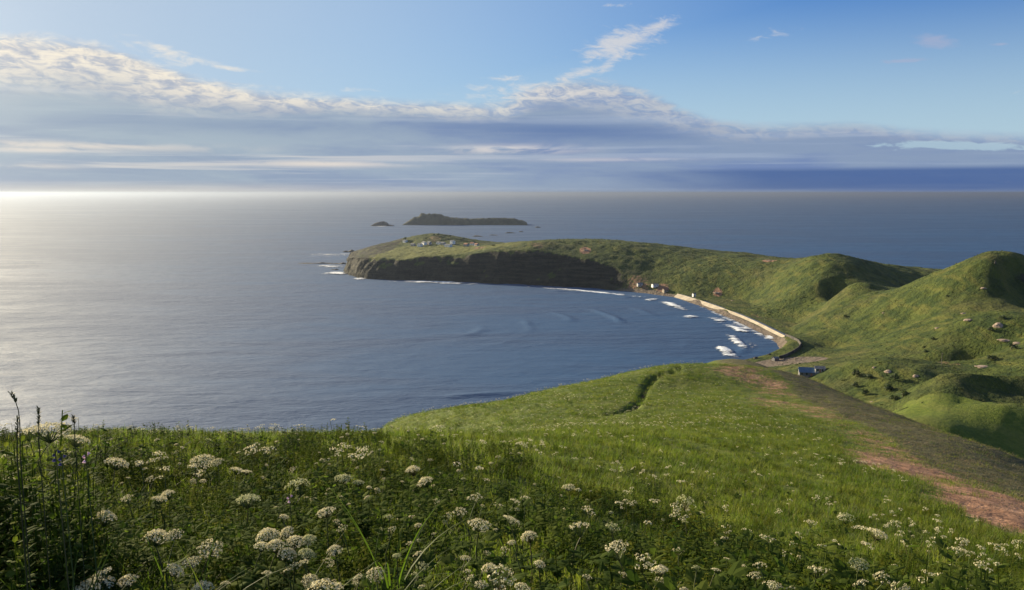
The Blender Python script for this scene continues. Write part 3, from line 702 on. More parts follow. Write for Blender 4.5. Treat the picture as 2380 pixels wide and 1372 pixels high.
rot = np.stack([g.normal(0, .12, len(p)), g.normal(0, .12, len(p)), g.uniform(0, 6.283, len(p))], -1)
scatter('small_herbs', np.column_stack([p, z]), rot, np.stack([s0, s0, s0*.85], -1), [herb(140+k, 9, .24, .42, .55, M_fine) for k in range(5)], 'fine leaved green herbs mixed into the meadow grass')
# a taller leafy thicket at the left, where the brow is highest
g = np.random.default_rng(77); q = []
for _ in range(110):
    D_ = g.uniform(3.0, 6.5); px_ = g.uniform(-160, 190); pp_ = P(px_, 1000, D_); q.append(pp_[:2])
q = np.array(q); zq = z_all(q[:, 0], q[:, 1]); pxq = 1190+FPX*q[:, 0]/q[:, 1]
s0 = g.uniform(1.1, 1.6, len(q))*np.clip(np.interp(pxq, [-160, 60, 190], [2.0, 1.75, 0.9])*q[:, 1]/4.6*.72, .6, 1.9)
scatter('thicket', np.column_stack([q, zq]), np.stack([s0*0, s0*0, g.uniform(0, 6.28, len(q))], -1), np.stack([s0*.8, s0*.8, s0], -1), [herb(150+k, 9, .22, .50, .62, M_leaf if k % 2 else M_fine) for k in range(4)], 'dark leafy thicket on the highest part of the brow')

# ------------------------------------------------------------------ white umbel flowers: about 300 plants, the rest far up the knoll as one mass
heads = {k: [umbel(63+7*i+j, k) for j in range(7)] for i, k in enumerate(('dome', 'flat', 'loose'))}
def stem_mesh(seed):
    rd = random.Random(seed); mb = MB(); bx, by = rd.uniform(-.05, .05), rd.uniform(-.05, .05)
    tube(mb, [(bx*0, 0, -.06), (bx, by, .3), (bx*1.2, by*1.2, .62), (bx*.4, by*.4, .9), (0, 0, 1.0)], (.006, .0055, .0045, .0035, .003), 6)
    return mb.mesh('stem', M_stem, True)
def leaf_mesh(seed):
    rd = random.Random(seed); mb = MB(); a0 = 0.0
    tube(mb, [(0, 0, 0), (.08, 0, .035), (.17, 0, .03)], (.004, .003, .002), 4)
    for t, w_ in ((.07, .10), (.12, .10), (.17, .12)):
        for s_ in ((-1, 1) if t < .16 else (-.5, 0, .5)): leaf(mb, (t, 0, .03), s_*1.0+rd.uniform(-.2, .2), w_*rd.uniform(.8, 1.1), w_*.5, rd.uniform(-.2, .3))
    return mb.mesh('leaf', M_leaf)
stems = [stem_mesh(k) for k in range(4)]; leaves = [leaf_mesh(k) for k in range(3)]
fr = random.Random(5)
placed = []
def flower(px, py, w, kind='dome', h_=0.75, label=None, group='white umbel flowers of the meadow'):
    """px, py: the crown of the flower head; w: its width in the photo. Stands on the ground, its head on the sight line."""
    h_ = h_*.80; x, y, zg = hit(px, py, lo=1.8, lift=h_)
    diam = max(.05, w*y/FPX)
    top_ = float(P(px, py, y)[2]) - zg                      # crown above the ground
    hh = dict(dome=.34+.30+.06, flat=.30+.13+.06, loose=.42+.16+.06)[kind]*diam
    L_ = max(.12, top_-hh)
    t = empty('umbel_flower', (x, y, zg), fr.uniform(0, 6.283))
    tag(t, label, 'flower', group)
    st = link('stem', fr.choice(stems), t); st.scale = (1+diam*2, 1+diam*2, L_)
    hd = link('flower_head', fr.choice(heads[kind]), t, (0, 0, L_-.005)); hd.scale = (diam, diam, diam*fr.uniform(.9, 1.1)); hd.rotation_euler = (fr.gauss(0, .22), fr.gauss(0, .22), fr.uniform(0, 6.283))
    for q in range(2):
        lf = link('leaf', fr.choice(leaves), t, (0, 0, L_*fr.uniform(.25, .6))); lf.rotation_euler = (0, fr.uniform(-.5, .1), fr.uniform(0, 6.283)); s_ = fr.uniform(.7, 1.3); lf.scale = (s_, s_, s_)
    placed.append((px, py, w)); return t
FL = [
 (755, 1344, 104, 'dome', .70, 'largest cream dome flower, cut off by the lower edge'),
 (719, 1332, 44, 'dome', .70, 'smaller cream dome tucked behind the largest dome at the lower edge'),
 (472, 1354, 58, 'dome', .70, 'lone white dome cut by the lower edge, between the big mound and the largest dome'),
 (215, 1346, 120, 'flat', .80, 'broad cream mound of bloom in the bottom left corner, lowest of its pile'),
 (238, 1324, 76, 'flat', .85, 'cream flower head rising behind the broad mound in the bottom left corner'),
 (298, 1332, 50, 'dome', .75, 'round white head at the right flank of the broad corner mound'),
 (395, 1306, 52, 'dome', .75, 'half lit white dome between the corner mound and the pale bluish flat head'),
 (446, 1298, 50, 'flat', .75, 'bluish shaded flat head just right of the half lit dome'),
 (360, 1231, 62, 'dome', .80, 'cream dome on a slanting bare stem over the dark hollow'),
 (407, 1233, 44, 'flat', .80, 'small flat head touching the cream dome over the dark hollow'),
 (239, 1190, 54, 'dome', .85, 'yellowish round ball of a flower alone above the dark hollow at left'),
 (575, 1154, 62, 'flat', .85, 'wide domed head alone above the group of eight blooms'),
 (626, 1228, 60, 'dome', .80, 'tallest lit dome in the tight group of eight blooms'),
 (606, 1256, 42, 'dome', .78, 'leftmost dome in the tight group of eight blooms'),
 (640, 1254, 50, 'dome', .76, 'dome overlapping below the tallest in the group of eight blooms'),
 (672, 1222, 38, 'dome', .82, 'small uppermost dome at the back of the group of eight blooms'),
 (686, 1242, 48, 'dome', .78, 'bright dome in the right half of the group of eight blooms'),
 (718, 1240, 40, 'dome', .78, 'rightmost dome of the group of eight blooms'),
 (662, 1274, 50, 'dome', .70, 'bluish shaded dome at the foot of the group of eight blooms, left one'),
 (708, 1274, 46, 'dome', .70, 'bluish shaded dome at the foot of the group of eight blooms, right one'),
 (779, 1266, 40, 'dome', .75, 'small cream dome just outside the group of eight blooms, lower right'),
 (760, 1180, 50, 'flat', .85, 'flat topped white head on a tall bare stem above the group of eight'),
 (874, 1316, 46, 'dome', .72, 'bluish white dome alone right of the largest dome'),
 (487, 1260, 66, 'flat', .75, 'brownish half withered flat head over the dark hollow'),
 (265, 1066, 58, 'flat', .95, 'pale flat head below the brow of the hill, beside dark leaves'),
 (470, 1060, 62, 'flat', .85, 'wide bright flat head of the pair on the upper left slope'),
 (506, 1066, 36, 'flat', .85, 'narrow flat head overlapping the wide bright one on the upper left slope'),
 (548, 1086, 38, 'flat', .85, 'flat head on a dark stem, left of two twins on the upper slope'),
 (572, 1092, 28, 'flat', .85, 'greenish flat head beside the one on a dark stem'),
 (393, 1138, 36, 'dome', .85, 'upper of two small domes above the yellowish ball'),
 (368, 1154, 40, 'flat', .85, 'lower of two small domes above the yellowish ball'),
 (112, 984, 100, 'flat', 1.25, 'broad flat flower head standing against the sea at the far left'),
 (172, 1012, 60, 'flat', 1.15, 'flat flower head just below the broad one against the sea'),
 (66, 996, 48, 'loose', 1.2, 'ragged head between two grass stalks against the sea'),
 (34, 1104, 60, 'flat', .95, 'olive brown flat head at the left edge of the meadow'),
 (298, 1150, 36, 'loose', .85, 'ragged small head left of the two small domes'),
 (695, 1118, 66, 'loose', .85, 'wide ragged yellowish head in the upper slope grass'),
 (798, 1104, 46, 'flat', .85, 'cream head of a close pair in the middle of the slope, larger one'),
 (832, 1116, 32, 'flat', .8, 'cream head of a close pair in the middle of the slope, smaller one'),
 (961, 1082, 38, 'dome', .85, 'upper bright head of the pair at mid slope'),
 (993, 1106, 42, 'dome', .8, 'lower bright head of the pair at mid slope'),
 (1105, 1146, 40, 'loose', .8, 'ragged head in two tiers at mid slope'),
 (1112, 1208, 60, 'flat', .75, 'wide yellowish flat head in the middle of the meadow'),
 (1184, 1198, 46, 'flat', .78, 'wide cream head with a drooping right side in the middle of the meadow'),
 (1070, 1180, 42, 'loose', .78, 'tall loose head above the wide yellowish flat one'),
 (1232, 1234, 42, 'dome', .75, 'bluish white dome right of the wide yellowish flat head'),
 (1160, 1318, 92, 'loose', .70, 'largest many-headed bloom in the lower middle of the meadow'),
 (1140, 1308, 44, 'dome', .72, 'dome rising out of the largest many-headed bloom'),
 (1118, 1350, 36, 'flat', .70, 'flat head under the largest many-headed bloom'),
 (1210, 1350, 44, 'dome', .65, 'bluish head at the lower edge below the largest many-headed bloom'),
 (1252, 1300, 30, 'dome', .72, 'small white knob just right of the largest many-headed bloom'),
 (1350, 1212, 62, 'loose', .75, 'wide loose bloom with separate knobs, right of the middle'),
 (1422, 1216, 40, 'loose', .75, 'compact bright loose bloom beside the wide loose one'),
 (1322, 1126, 34, 'flat', .8, 'bright cream head alone above the wide loose bloom'),
 (1440, 1262, 72, 'loose', .72, 'loose bloom upper left of the dense pinkish one'),
 (1492, 1288, 72, 'loose', .70, 'dense pinkish bloom of many knobs low in the meadow'),
 (1536, 1312, 44, 'dome', .68, 'pure white dome right below the dense pinkish bloom'),
 (1592, 1156, 52, 'loose', .8, 'loose bloom on the upper right of the slope'),
 (1965, 1192, 44, 'loose', .8, 'bright loose bloom below the red bare strip'),
 (1885, 1207, 34, 'loose', .78, 'small bright bloom left of the loose one below the red strip'),
 (1996, 1300, 50, 'flat', .75, 'bright wide head low on the right side'),
 (1898, 1316, 48, 'loose', .72, 'loose white bloom left of the bright wide head low on the right'),
 (2052, 1332, 46, 'loose', .72, 'loose bloom right of the bright wide head low on the right'),
 (2094, 1356, 50, 'flat', .70, 'white head cut by the lower edge, rightmost there'),
 (1796, 1350, 50, 'flat', .70, 'white head at the lower edge with a drooping side'),
 (2036, 1232, 52, 'flat', .78, 'thin flat yellowish row of bloom on the right slope'),
 (2238, 1250, 34, 'loose', .78, 'upper of the two blooms by the right edge'),
 (2228, 1272, 44, 'loose', .75, 'lower of the two blooms by the right edge'),
]
for px, py, w, kind, h_, lab in FL: flower(px, py, w, kind, h_, lab)
ZONES = [('small pale flower on the brow of the meadow against the sea', 'small flowers along the brow', lambda x_, y_: y_ < 1035 and x_ < 1000),
         ('small white flower of the upper slope below the knoll', 'small flowers of the upper slope', lambda x_, y_: y_ < 1120),
         ('small cream flower in the grass of the lower left meadow', 'small flowers of the lower left meadow', lambda x_, y_: x_ < 900),
         ('small white flower in the dark grass of the right slope', 'small flowers of the right slope', lambda x_, y_: x_ > 1650),
         ('small cream flower in the middle meadow between larger blooms', 'small flowers of the middle meadow', lambda x_, y_: True)]
tries = 0
fq = random.Random(23)
while len(placed) < 292 and tries < 9000:
    tries += 1
    px, py = fq.uniform(30, 2330), 985 + 380*fq.random()**1.35
    if px > 1750 and py < 1085+(px-1750)*0.36: continue
    if px > 1000 and py < 1010+fq.uniform(0, 60): continue
    if px < 600 and py > 1120 and fq.random() < .93: continue
    if py > 1180 and fq.random() < .35: continue
    if px > 1700 and fq.random() < .25: continue
    near_ = min((abs(px-a)+abs(py-b)*1.6)-(c*.6) for a, b, c in placed)
    if near_ < 12: continue
    if near_ > 60 and fq.random() < .45: continue
    h_ = fq.uniform(.45, .75); x, y, _z = hit(px, py, lo=2.5, lift=h_)
    if bare_mask(np.array([x]), np.array([y]))[0] > .25: continue
    kind = fq.choice(('loose', 'loose', 'flat', 'dome')); d_ = fq.uniform(.05, .12)*(1+.25*(kind == 'loose'))*(.50+.45*min(1, y/10))
    w = d_*FPX/y
    lab, grp, _f = next(z_ for z_ in ZONES if z_[2](px, py))
    flower(px, py, w, kind, h_, lab, grp)
# the rest: specks of bloom farther off
p, g = sector(0, 12, 165, lambda r_: np.clip(.85*(30/r_)**.5, .34, 1.1), seed=14)
k_ = fbm(p[:, 0]/6, p[:, 1]/6, 95, 3); ok, z = seen(p, 1.0)
yy = sstep(20, -6, p[:, 0]-0.21*p[:, 1])*sstep(60, 85, p[:, 1])*.8
keep = ok & (g.random(len(p)) < np.clip(.40+1.2*k_+yy, 0, 1)*np.where(p[:, 1] < 70, .8, 1)) & (bare_mask(p[:, 0], p[:, 1]) < .15) & (flank_mask(p[:, 0], p[:, 1]) < .3) & (poly_dist(p[:, 0], p[:, 1], path_xy) > .8)
p = p[keep]; z = z[keep]; s0 = g.uniform(.8, 1.45, len(p))
def mini(seed):
    rd = random.Random(seed); mb = MB(); tube(mb, [(0, 0, -.05), (.02, .01, .3), (0, 0, .55)], (.006, .006, .004), 3, 1)
    for k in range(rd.randint(1, 3)):
        ox, oy, oz, dd = rd.uniform(-.07, .07), rd.uniform(-.07, .07), .56+rd.uniform(-.08, .06), rd.uniform(.07, .13)
        for i in range(8):
            rho = dd*math.sqrt((i+.5)/8)*.5; a = i*2.4
            floret_ball(mb, (ox+rho*math.cos(a), oy+rho*math.sin(a), oz+dd*.25*(1-(2*rho/dd)**2)), dd*.16, (math.cos(a)*rho, math.sin(a)*rho, .05), 3, rd, dd*.12)
    return mb.mesh('far_flower', [M_petal, M_stem])
rot = np.stack([g.normal(0, .08, len(p)), g.normal(0, .08, len(p)), g.uniform(0, 6.283, len(p))], -1)
scatter('distant_flowers', np.column_stack([p, z]), rot, np.stack([s0, s0, np.minimum(s0, 1)*np.interp(np.hypot(p[:, 0], p[:, 1]), [0, 20, 35, 60, 100], [1.1, 1.1, 1.05, 1.0, .95])*np.where((p[:, 0] < -.04*p[:, 1]) & (p[:, 1] > 20) & (p[:, 1] < 75), .66, 1)], -1), [mini(80+k) for k in range(5)], 'specks of cream bloom far up the slope and the knoll')

# ------------------------------------------------------------------ tall grass stalks, long blades and bellflowers at the left
def stalk(pxs, D_, label, head=True, w=.006):
    pts_ = [P(a, b, D_) for a, b in pxs]; x, y = pts_[0][:2]; zg = float(z_all(np.array([x]), np.array([y]))[0])
    pts_ = [np.array((x, y, zg-.03))] + pts_; base = pts_[0].copy()
    t = empty('grass_stalk', tuple(base)); tag(t, label, 'grass stalk', 'grass stalks against the sea')
    q = [p_-base for p_ in pts_]; mb = MB(); tube(mb, q, np.linspace(w*.45, w*.22, len(q)), 5); link('stem', mb.mesh('stem', M_stalk, True), t)
    if head:
        mb = MB(); rd = random.Random(int(pxs[0][0])); n = len(q)
        for k in range(46):
            s_ = rd.uniform(.55, 1.0)*(n-1); i = min(int(s_), n-2)
            if s_ < n-2.2: continue
            c = q[i]*(1-(s_-i))+q[i+1]*(s_-i)
            leaf(mb, c, rd.uniform(0, 6.28), .022, .006, rd.uniform(.4, 1.3))
        link('seed_head', mb.mesh('seed_head', M_stalk), t)
stalk([(47, 1060), (46, 985), (43, 955), (36, 933), (24, 915)], 3.2, 'tall dark grass stalk drooping to the left against the sea')
stalk([(40, 1070), (40, 1010), (40, 972)], 3.3, 'thick straight dark stalk beside the drooping grass stalk', True, .008)
stalk([(90, 1020), (90, 980), (89, 949)], 3.6, 'straight thin grass stalk over the broad flower head against the sea')
stalk([(173, 1010), (173, 985), (170, 968)], 4.4, 'short grass stalk right of the broad flower head against the sea')
def clump_of_blades(px, py, D_, spec, label):
    p_ = P(px, py, D_); x, y = p_[:2]; zg = float(z_all(np.array([x]), np.array([y]))[0]); mb = MB()
    for ang, ln, wd, ln_, cu in spec: blade(mb, (0, 0, -.03), R(ang), ln, wd, ln_, cu, 9)
    o = link('grass_clump', mb.mesh('grass_clump', M_blade, True), None, (x, y, zg)); tag(o, label, 'grass', 'clumps of long arching blades')
rd = random.Random(3)
for px, py, D_, lab in ((60, 1300, 3.4, 'long arching grass blades rising in the bottom left corner'), (200, 1290, 3.9, 'arching blades over the dark hollow beside the yellowish ball flower'),
                        (330, 1330, 3.6, 'pair of bent blades between the corner mound and half lit dome'), (120, 1180, 4.6, 'slanting bright blades left of the yellowish ball flower'),
                        (420, 1190, 5.0, 'upright bright blades above the half withered head'), (560, 1335, 4.0, 'arching blades left of the bluish shaded domes'),
                        (850, 1300, 4.6, 'pale slanting blade clump beside the lone bluish dome'), (905, 1240, 5.6, 'slanting silvery blades in the middle meadow')):
    clump_of_blades(px, py, D_, [(rd.uniform(0, 360), rd.uniform(1.0, 1.6), rd.uniform(.010, .017), rd.uniform(.1, .4), rd.uniform(.6, 2.0)) for _ in range(9)], lab)
def bellflower(px, py, D_, mat, label):
    p_ = P(px, py, D_); x, y = p_[:2]; zg = float(z_all(np.array([x]), np.array([y]))[0]); L_ = p_[2]-zg
    t = empty('bellflower', (x, y, zg)); tag(t, label, 'flower'); mb = MB(); tube(mb, [(0, 0, -.03), (.02, 0, L_*.5), (0, 0, L_)], (.005, .004, .003), 5); link('stem', mb.mesh('stem', M_stem, True), t)
    for k in range(3):
        mb = MB(); a = k*2.4; n = 7
        S_=.42
        v = [(0, 0, 0)]+[(.016*math.cos(q*2*math.pi/n), .016*math.sin(q*2*math.pi/n), -.022) for q in range(n)]+[(.026*math.cos(q*2*math.pi/n), .026*math.sin(q*2*math.pi/n), -.045) for q in range(n)]
        f = [(0, 1+q, 1+(q+1) % n) for q in range(n)]+[(1+q, 1+n+q, 1+n+(q+1) % n, 1+(q+1) % n) for q in range(n)]
        v = [(a_*S_, b_*S_, c_*S_) for a_, b_, c_ in v]; mb.add(v, f); o = link('blossom', mb.mesh('blossom', mat, True), t, (.014*math.cos(a), .014*math.sin(a), L_-.022*k)); o.rotation_euler = (.5*math.sin(a), -.5*math.cos(a), 0)
bellflower(128, 1046, 4.4, M_blue, 'small blue bellflower among dark leaves under the broad flat head')
bellflower(142, 1056, 4.5, M_blue, 'second blue bellflower, lower than its neighbour, among dark leaves')
bellflower(198, 1050, 4.6, M_pink, 'small pink flower beside the two blue bellflowers')
bellflower(672, 1150, 6.5, M_pink, 'small pink flower by the wide ragged yellowish head')

# ------------------------------------------------------------------ things of the bay: rocks, houses, trees, walls, surf
M_darkrock = simple('dark_rock', (0.030, 0.028, 0.026), (0.085, 0.076, 0.066), 0.12, 0.9, 0.2, 0.8, 2.0)
M_palerock = simple('pale_rock', (0.20, 0.155, 0.125), (0.34, 0.26, 0.21), 0.8, 0.9, 0.2, 0.8, 0.4)
M_isle = simple('island_ground', (0.028, 0.032, 0.022), (0.060, 0.062, 0.038), 0.03, 0.95, 0.1, 0.8, 4.0)
M_white = simple('white_wall', (0.70, 0.69, 0.66), (0.82, 0.81, 0.78), 0.5, 0.7)
M_grey = simple('grey_wall', (0.30, 0.29, 0.28), (0.42, 0.41, 0.39), 0.5, 0.8)
M_darkwall = simple('dark_wall', (0.10, 0.10, 0.11), (0.15, 0.15, 0.16), 0.5, 0.8)
M_tan = simple('concrete', (0.28, 0.24, 0.185), (0.38, 0.33, 0.26), 0.12, 0.85, 0.2, 0.4, 0.2)
M_roofg = simple('grey_roof', (0.10, 0.10, 0.11), (0.17, 0.17, 0.18), 0.6, 0.6)
M_roofr = simple('rust_roof', (0.20, 0.09, 0.055), (0.30, 0.14, 0.09), 0.6, 0.7)
M_roofb = simple('blue_roof', (0.03, 0.07, 0.14), (0.05, 0.10, 0.18), 0.6, 0.45, 0.5)
M_bark = simple('bark', (0.05, 0.040, 0.030), (0.09, 0.07, 0.05), 1.5, 0.9)
M_pole = simple('weathered_pole', (0.14, 0.12, 0.10), (0.22, 0.20, 0.17), 1.0, 0.8)
M_glass = simple('window_glass', (0.02, 0.025, 0.03), (0.03, 0.04, 0.05), 1.0, 0.15, 0.6)
M_crown = leafy('tree_leaf', (0.022, 0.036, 0.012), (0.045, 0.064, 0.018), (0.065, 0.080, 0.022), 0.25, 0.3)
M_scrub = leafy('scrub_leaf', (0.036, 0.056, 0.010), (0.070, 0.090, 0.016), (0.105, 0.110, 0.026), 0.25, 0.05)

def boulder(seed, n=22):
    th, ph_ = np.meshgrid(np.linspace(0, math.pi, n), np.linspace(0, 2*math.pi, 2*n, endpoint=False), indexing='ij')
    x, y, z = np.sin(th)*np.cos(ph_), np.sin(th)*np.sin(ph_), np.cos(th)
    d = 1+0.34*fbm(x*1.6+seed, y*1.6+z*2.1, seed, 4)+0.16*np.abs(fbm(x*4+z*3, y*4-z*2, seed+5, 3))
    return grid_mesh('rock', np.stack([x*d, y*d, z*d], -1), M_palerock, wrap=True)
boulders = [boulder(3+k) for k in range(5)]
def rock(px, py, w, h_, label, mat=None, group=None, sink=.3, depth=None, name='rock', water=False):
    """w: width in the photo; h_: its height in the photo, both in pixels."""
    if water: q = S(px, py); x, y, zg = q[0], q[1], 0.0
    else: x, y, zg = hit(px, py, lo=150)
    m_ = random.Random(int(px*7+py)).choice(boulders)
    if mat is not None:
        m_ = m_.copy(); m_.materials[0] = mat
    sx, sz = w*y/FPX/2, h_*y/FPX
    o = link(name, m_, None, (x, y, zg-sz*(0 if water or mat is not None else .25))); o.scale = (sx*.8, depth or sx*.8, sz*(.75 if mat is not None else .45)); o.rotation_euler = (0, 0, (px*13 % 60-30)*math.pi/180*.3)
    tag(o, label, 'rock', group); return o
for a in ((2320, 756, 30, 22, 'large pinkish rock face, largest on the right-hand hill'), (2252, 743, 26, 8, 'flat pale outcrop below the crest of the right-hand hill'), (2240, 728, 16, 5, 'thin pale outcrop just above the flat pale one'),
          (2180, 762, 16, 6, 'small pale outcrop low on the middle of the right-hand hill'), (2286, 669, 16, 7, 'small pink scar high under the crest of the right-hand hill'), (2335, 790, 34, 6, 'long thin pale ledge under the large pinkish rock face'),
          (2366, 797, 28, 8, 'pale ledge at the picture edge beside the long thin ledge'), (2288, 852, 44, 7, 'long pink curved ledge low in the valley'), (2128, 874, 17, 15, 'pale upright boulder at the right end of the low knoll'),
          (2064, 863, 22, 11, 'pale cracked outcrop on top of the low knoll'), (2031, 854, 9, 6, 'small pale stone on top of the low knoll'), (1974, 922, 8, 7, 'small pale stone at the foot of the low knoll'), (2028, 934, 14, 5, 'flat white stone at the foot of the low knoll'),
          (2054, 727, 10, 3, 'tiny pale stone in the saddle between the two hills'), (1667, 680, 22, 5, 'pale slanting bare ledge above the beach houses'), (1702, 699, 10, 4, 'small pale ledge above the middle of the seawall'),
          (1790, 606, 30, 5, 'bare pale rocks on the ridge line left of the middle hill'), (1362, 582, 16, 9, 'reddish rock notch on the headland crest')):
    rock(*a)
for k, a in enumerate(((1708, 826, 14, 7), (1722, 830, 12, 6), (1738, 834, 16, 6), (1756, 833, 12, 5), (1772, 821, 16, 5), (1745, 826, 10, 4), (1800, 834, 12, 5), (1822, 836, 9, 4), (1788, 825, 9, 4))):
    rock(*a, label='dark shore boulder on the cobbles at the near end of the bay', mat=M_darkrock, group='boulders at the near end of the bay')
def ridge_rock(name, prof, base_py, depth, label, cat, mat, seed, group=None):
    """An island from its skyline: prof lists (px, py of the top); it stands in the sea at the distance of base_py."""
    Yb = H/slope(base_py); Yc = Yb+depth*.5; xs_ = np.array([P(a, b, Yc)[0] for a, b in prof]); hs = np.array([max(.4, P(a, b, Yc)[2]) for a, b in prof])
    n, m_ = 120, 26; xg = np.linspace(xs_[0]-depth*.15, xs_[-1]+depth*.15, n); yg = np.linspace(-depth*.62, depth*.62, m_)
    Xg, Yg = np.meshgrid(xg, yg, indexing='ij'); hp = np.interp(Xg, xs_, hs, left=-4, right=-4)
    ww = depth*.5*(0.75+0.35*fbm(Xg/depth*1.5, Xg*0, seed, 2)); e = np.clip(1-np.abs(Yg/ww)**2.6, -1, 1)
    Zg = hp*np.sign(e)*np.abs(e)**.55 + hp*.22*fbm(Xg/9, Yg/9, seed+3, 4)*np.clip(e, 0, 1)
    Zg = np.where(e < 0, -5*np.abs(e), Zg); cx_ = (xg[0]+xg[-1])/2
    o = link(name, grid_mesh(name, np.stack([Xg-cx_, Yg, Zg], -1), mat, flip=True), None, (cx_, Yc, 0)); tag(o, label, cat, group); return o
ridge_rock('island', [(938, 521), (950, 514), (962, 506), (975, 504), (978, 498), (990, 497), (1002, 499), (1010, 497), (1020, 498), (1030, 503), (1048, 507), (1100, 509), (1150, 507), (1195, 508), (1205, 512), (1215, 513), (1226, 518)], 524, 150, 'long low grassy island with a rocky hump at one end, off the headland', 'island', M_isle, 11)
ridge_rock('islet', [(862, 525), (872, 519), (884, 516), (893, 515), (899, 518), (903, 522), (914, 524)], 526, 60, 'small dark rocky islet beside the long island', 'islet', M_darkrock, 21)
for k, (px, py, w, h_, lab) in enumerate(((1110, 550, 24, 2.6, 'dark wedge shaped skerry directly behind the village knoll'), (1147, 547, 20, 1.6, 'thin skerry second from the village knoll in the line of skerries'), (1186, 542, 26, 2.2, 'long skerry in the middle of the line of skerries'),
                                (1211, 539, 12, 1.6, 'small skerry fourth in the line of skerries'), (1250, 529, 14, 2.4, 'outermost skerry near the tip of the long island'))):
    ridge_rock('skerry', [(px-w/2, py), (px-w*.2, py-h_), (px+w*.15, py-h_*.8), (px+w/2, py)], py+.6, 34, lab, 'skerry', M_darkrock, 31+k, 'skerries behind the headland')
for k, (px, py, w, h_, lab) in enumerate(((733, 613, 78, 3, 'long flat reef awash off the tip of the headland'), (790, 614, 34, 3.5, 'short reef joining the tip of the headland'), (778, 628, 16, 3, 'small awash rock between the reef and the foam'), (806, 637, 22, 6, 'dark rock in the white water under the headland tip'),
                                           (812, 586, 30, 6, 'dark ledge at the upper corner of the headland tip'))):
    ridge_rock('reef', [(px-w/2, py), (px-w*.3, py-h_*.6), (px-w*.1, py-h_*.3), (px+w*.2, py-h_), (px+w/2, py-.3)], py+.8, 26, lab, 'reef', M_darkrock, 51+k, 'reef rocks at the headland tip')

# houses
def boxm(x0, x1, y0, y1, z0, z1, mat, name='wall'):
    v = [(x, y, z) for z in (z0, z1) for x, y in ((x0, y0), (x1, y0), (x1, y1), (x0, y1))]
    return mesh(name, v, [(3, 2, 1, 0), (4, 5, 6, 7), (0, 1, 5, 4), (1, 2, 6, 5), (2, 3, 7, 6), (3, 0, 4, 7)], mat)
def house(px, py, W, Dp, hw, hr, rz, wall, roofm, label, group=None, name='house', win=0):
    x, y, zg = hit(px, py, lo=150); t = empty(name, (x, y, zg), R(rz-45 if group else rz)); tag(t, label, 'house' if name == 'house' else 'building', group)
    v = [(-W/2, -Dp/2, -1.5), (W/2, -Dp/2, -1.5), (W/2, Dp/2, -1.5), (-W/2, Dp/2, -1.5), (-W/2, -Dp/2, hw), (W/2, -Dp/2, hw), (W/2, Dp/2, hw), (-W/2, Dp/2, hw), (-W/2, 0, hw+hr), (W/2, 0, hw+hr)]
    link('wall', mesh('wall', v, [(0, 1, 5, 4), (2, 3, 7, 6), (1, 2, 6, 9, 5), (3, 0, 4, 8, 7)], wall), t)
    e, th = .45, .18; L_ = W/2+e
    k_ = hr/(Dp/2); z0 = hw-e*k_
    v = [(-L_, -Dp/2-e, z0), (L_, -Dp/2-e, z0), (L_, 0, hw+hr), (-L_, 0, hw+hr), (L_, Dp/2+e, z0), (-L_, Dp/2+e, z0)]; v = [(a, b, c+.03) for a, b, c in v]+[(a, b, c+.03+th) for a, b, c in v]
    link('roof', mesh('roof', v, [(3, 2, 1, 0), (6, 7, 8, 9), (5, 4, 2, 3), (9, 8, 10, 11), (0, 1, 7, 6), (4, 5, 11, 10), (1, 2, 8, 7), (2, 4, 10, 8), (3, 0, 6, 9), (5, 3, 9, 11)], roofm), t)
    link('door', boxm(-.55, .55, -Dp/2-.06, -Dp/2+.02, 0, min(2.1, hw-.1), M_roofr, 'door'), t)
    for i in range(win):
        a = -W/2+W*(i+.5)/win
        if abs(a) < 1.3: continue
        link('window', boxm(a-.6, a+.6, -Dp/2-.05, -Dp/2+.02, .9, min(2.2, hw-.2), M_glass, 'window'), t)
    return t
G = 'houses of the headland village'
for a in ((976, 573, 9, 7, 4, 2, 10, M_white, M_roofg, 'bright white house, left end of the bright houses below the village knoll'), (986, 569, 10, 7, 4.5, 2.2, -8, M_white, M_roofg, 'white gabled house just above the left end of the bright houses'),
          (1020, 568, 9, 7, 3.6, 1.8, 4, M_white, M_roofg, 'low white house under the middle of the village knoll'), (1042, 574, 15, 8, 4, 1.8, 3, M_white, M_roofg, 'longest white building, nearest the village field'),
          (1052, 567, 8, 8, 6, 1.2, 0, M_white, M_roofg, 'tallest bright white block of the village'), (960, 572, 9, 7, 3.6, 2, 6, M_grey, M_roofg, 'dull grey house left of the bright white ones'),
          (998, 568, 9, 7, 3.8, 2, -4, M_grey, M_roofg, 'grey roofed house between two bright white ones'), (1030, 569, 9, 7, 3.6, 2, 5, M_grey, M_roofg, 'grey house beside the low white one'), (1084, 572, 10, 7, 3.8, 2, 0, M_grey, M_roofr, 'rust roofed house at the right of the village'),
          (1098, 570, 9, 7, 3.6, 2, 8, M_white, M_roofr, 'pale rust roofed house above the right end of the village field'), (1108, 572, 9, 7, 3.4, 2, -6, M_grey, M_roofr, 'outermost rust roofed house on the right of the village'), (942, 563, 9, 7, 3.4, 1.6, 0, M_white, M_roofg, 'pale house alone on the left slope of the village knoll')):
    house(*a, group=G)
house(1522, 666, 9, 6, 3.2, .8, 18, M_white, M_roofg, 'white flat house at the far end of the beach', win=3)
house(1546, 678, 7, 6, 3.0, 1.6, 20, M_tan, M_roofr, 'tan house with a rust roof just behind the far shore', win=2)
house(1487, 664, 8, 6, 3.0, 1.2, 12, M_grey, M_roofg, 'small grey hut left of the white flat house')
house(1613, 690, 4, 4, 4.4, .7, 15, M_white, M_roofg, 'small white tower hut behind the start of the seawall', name='hut')
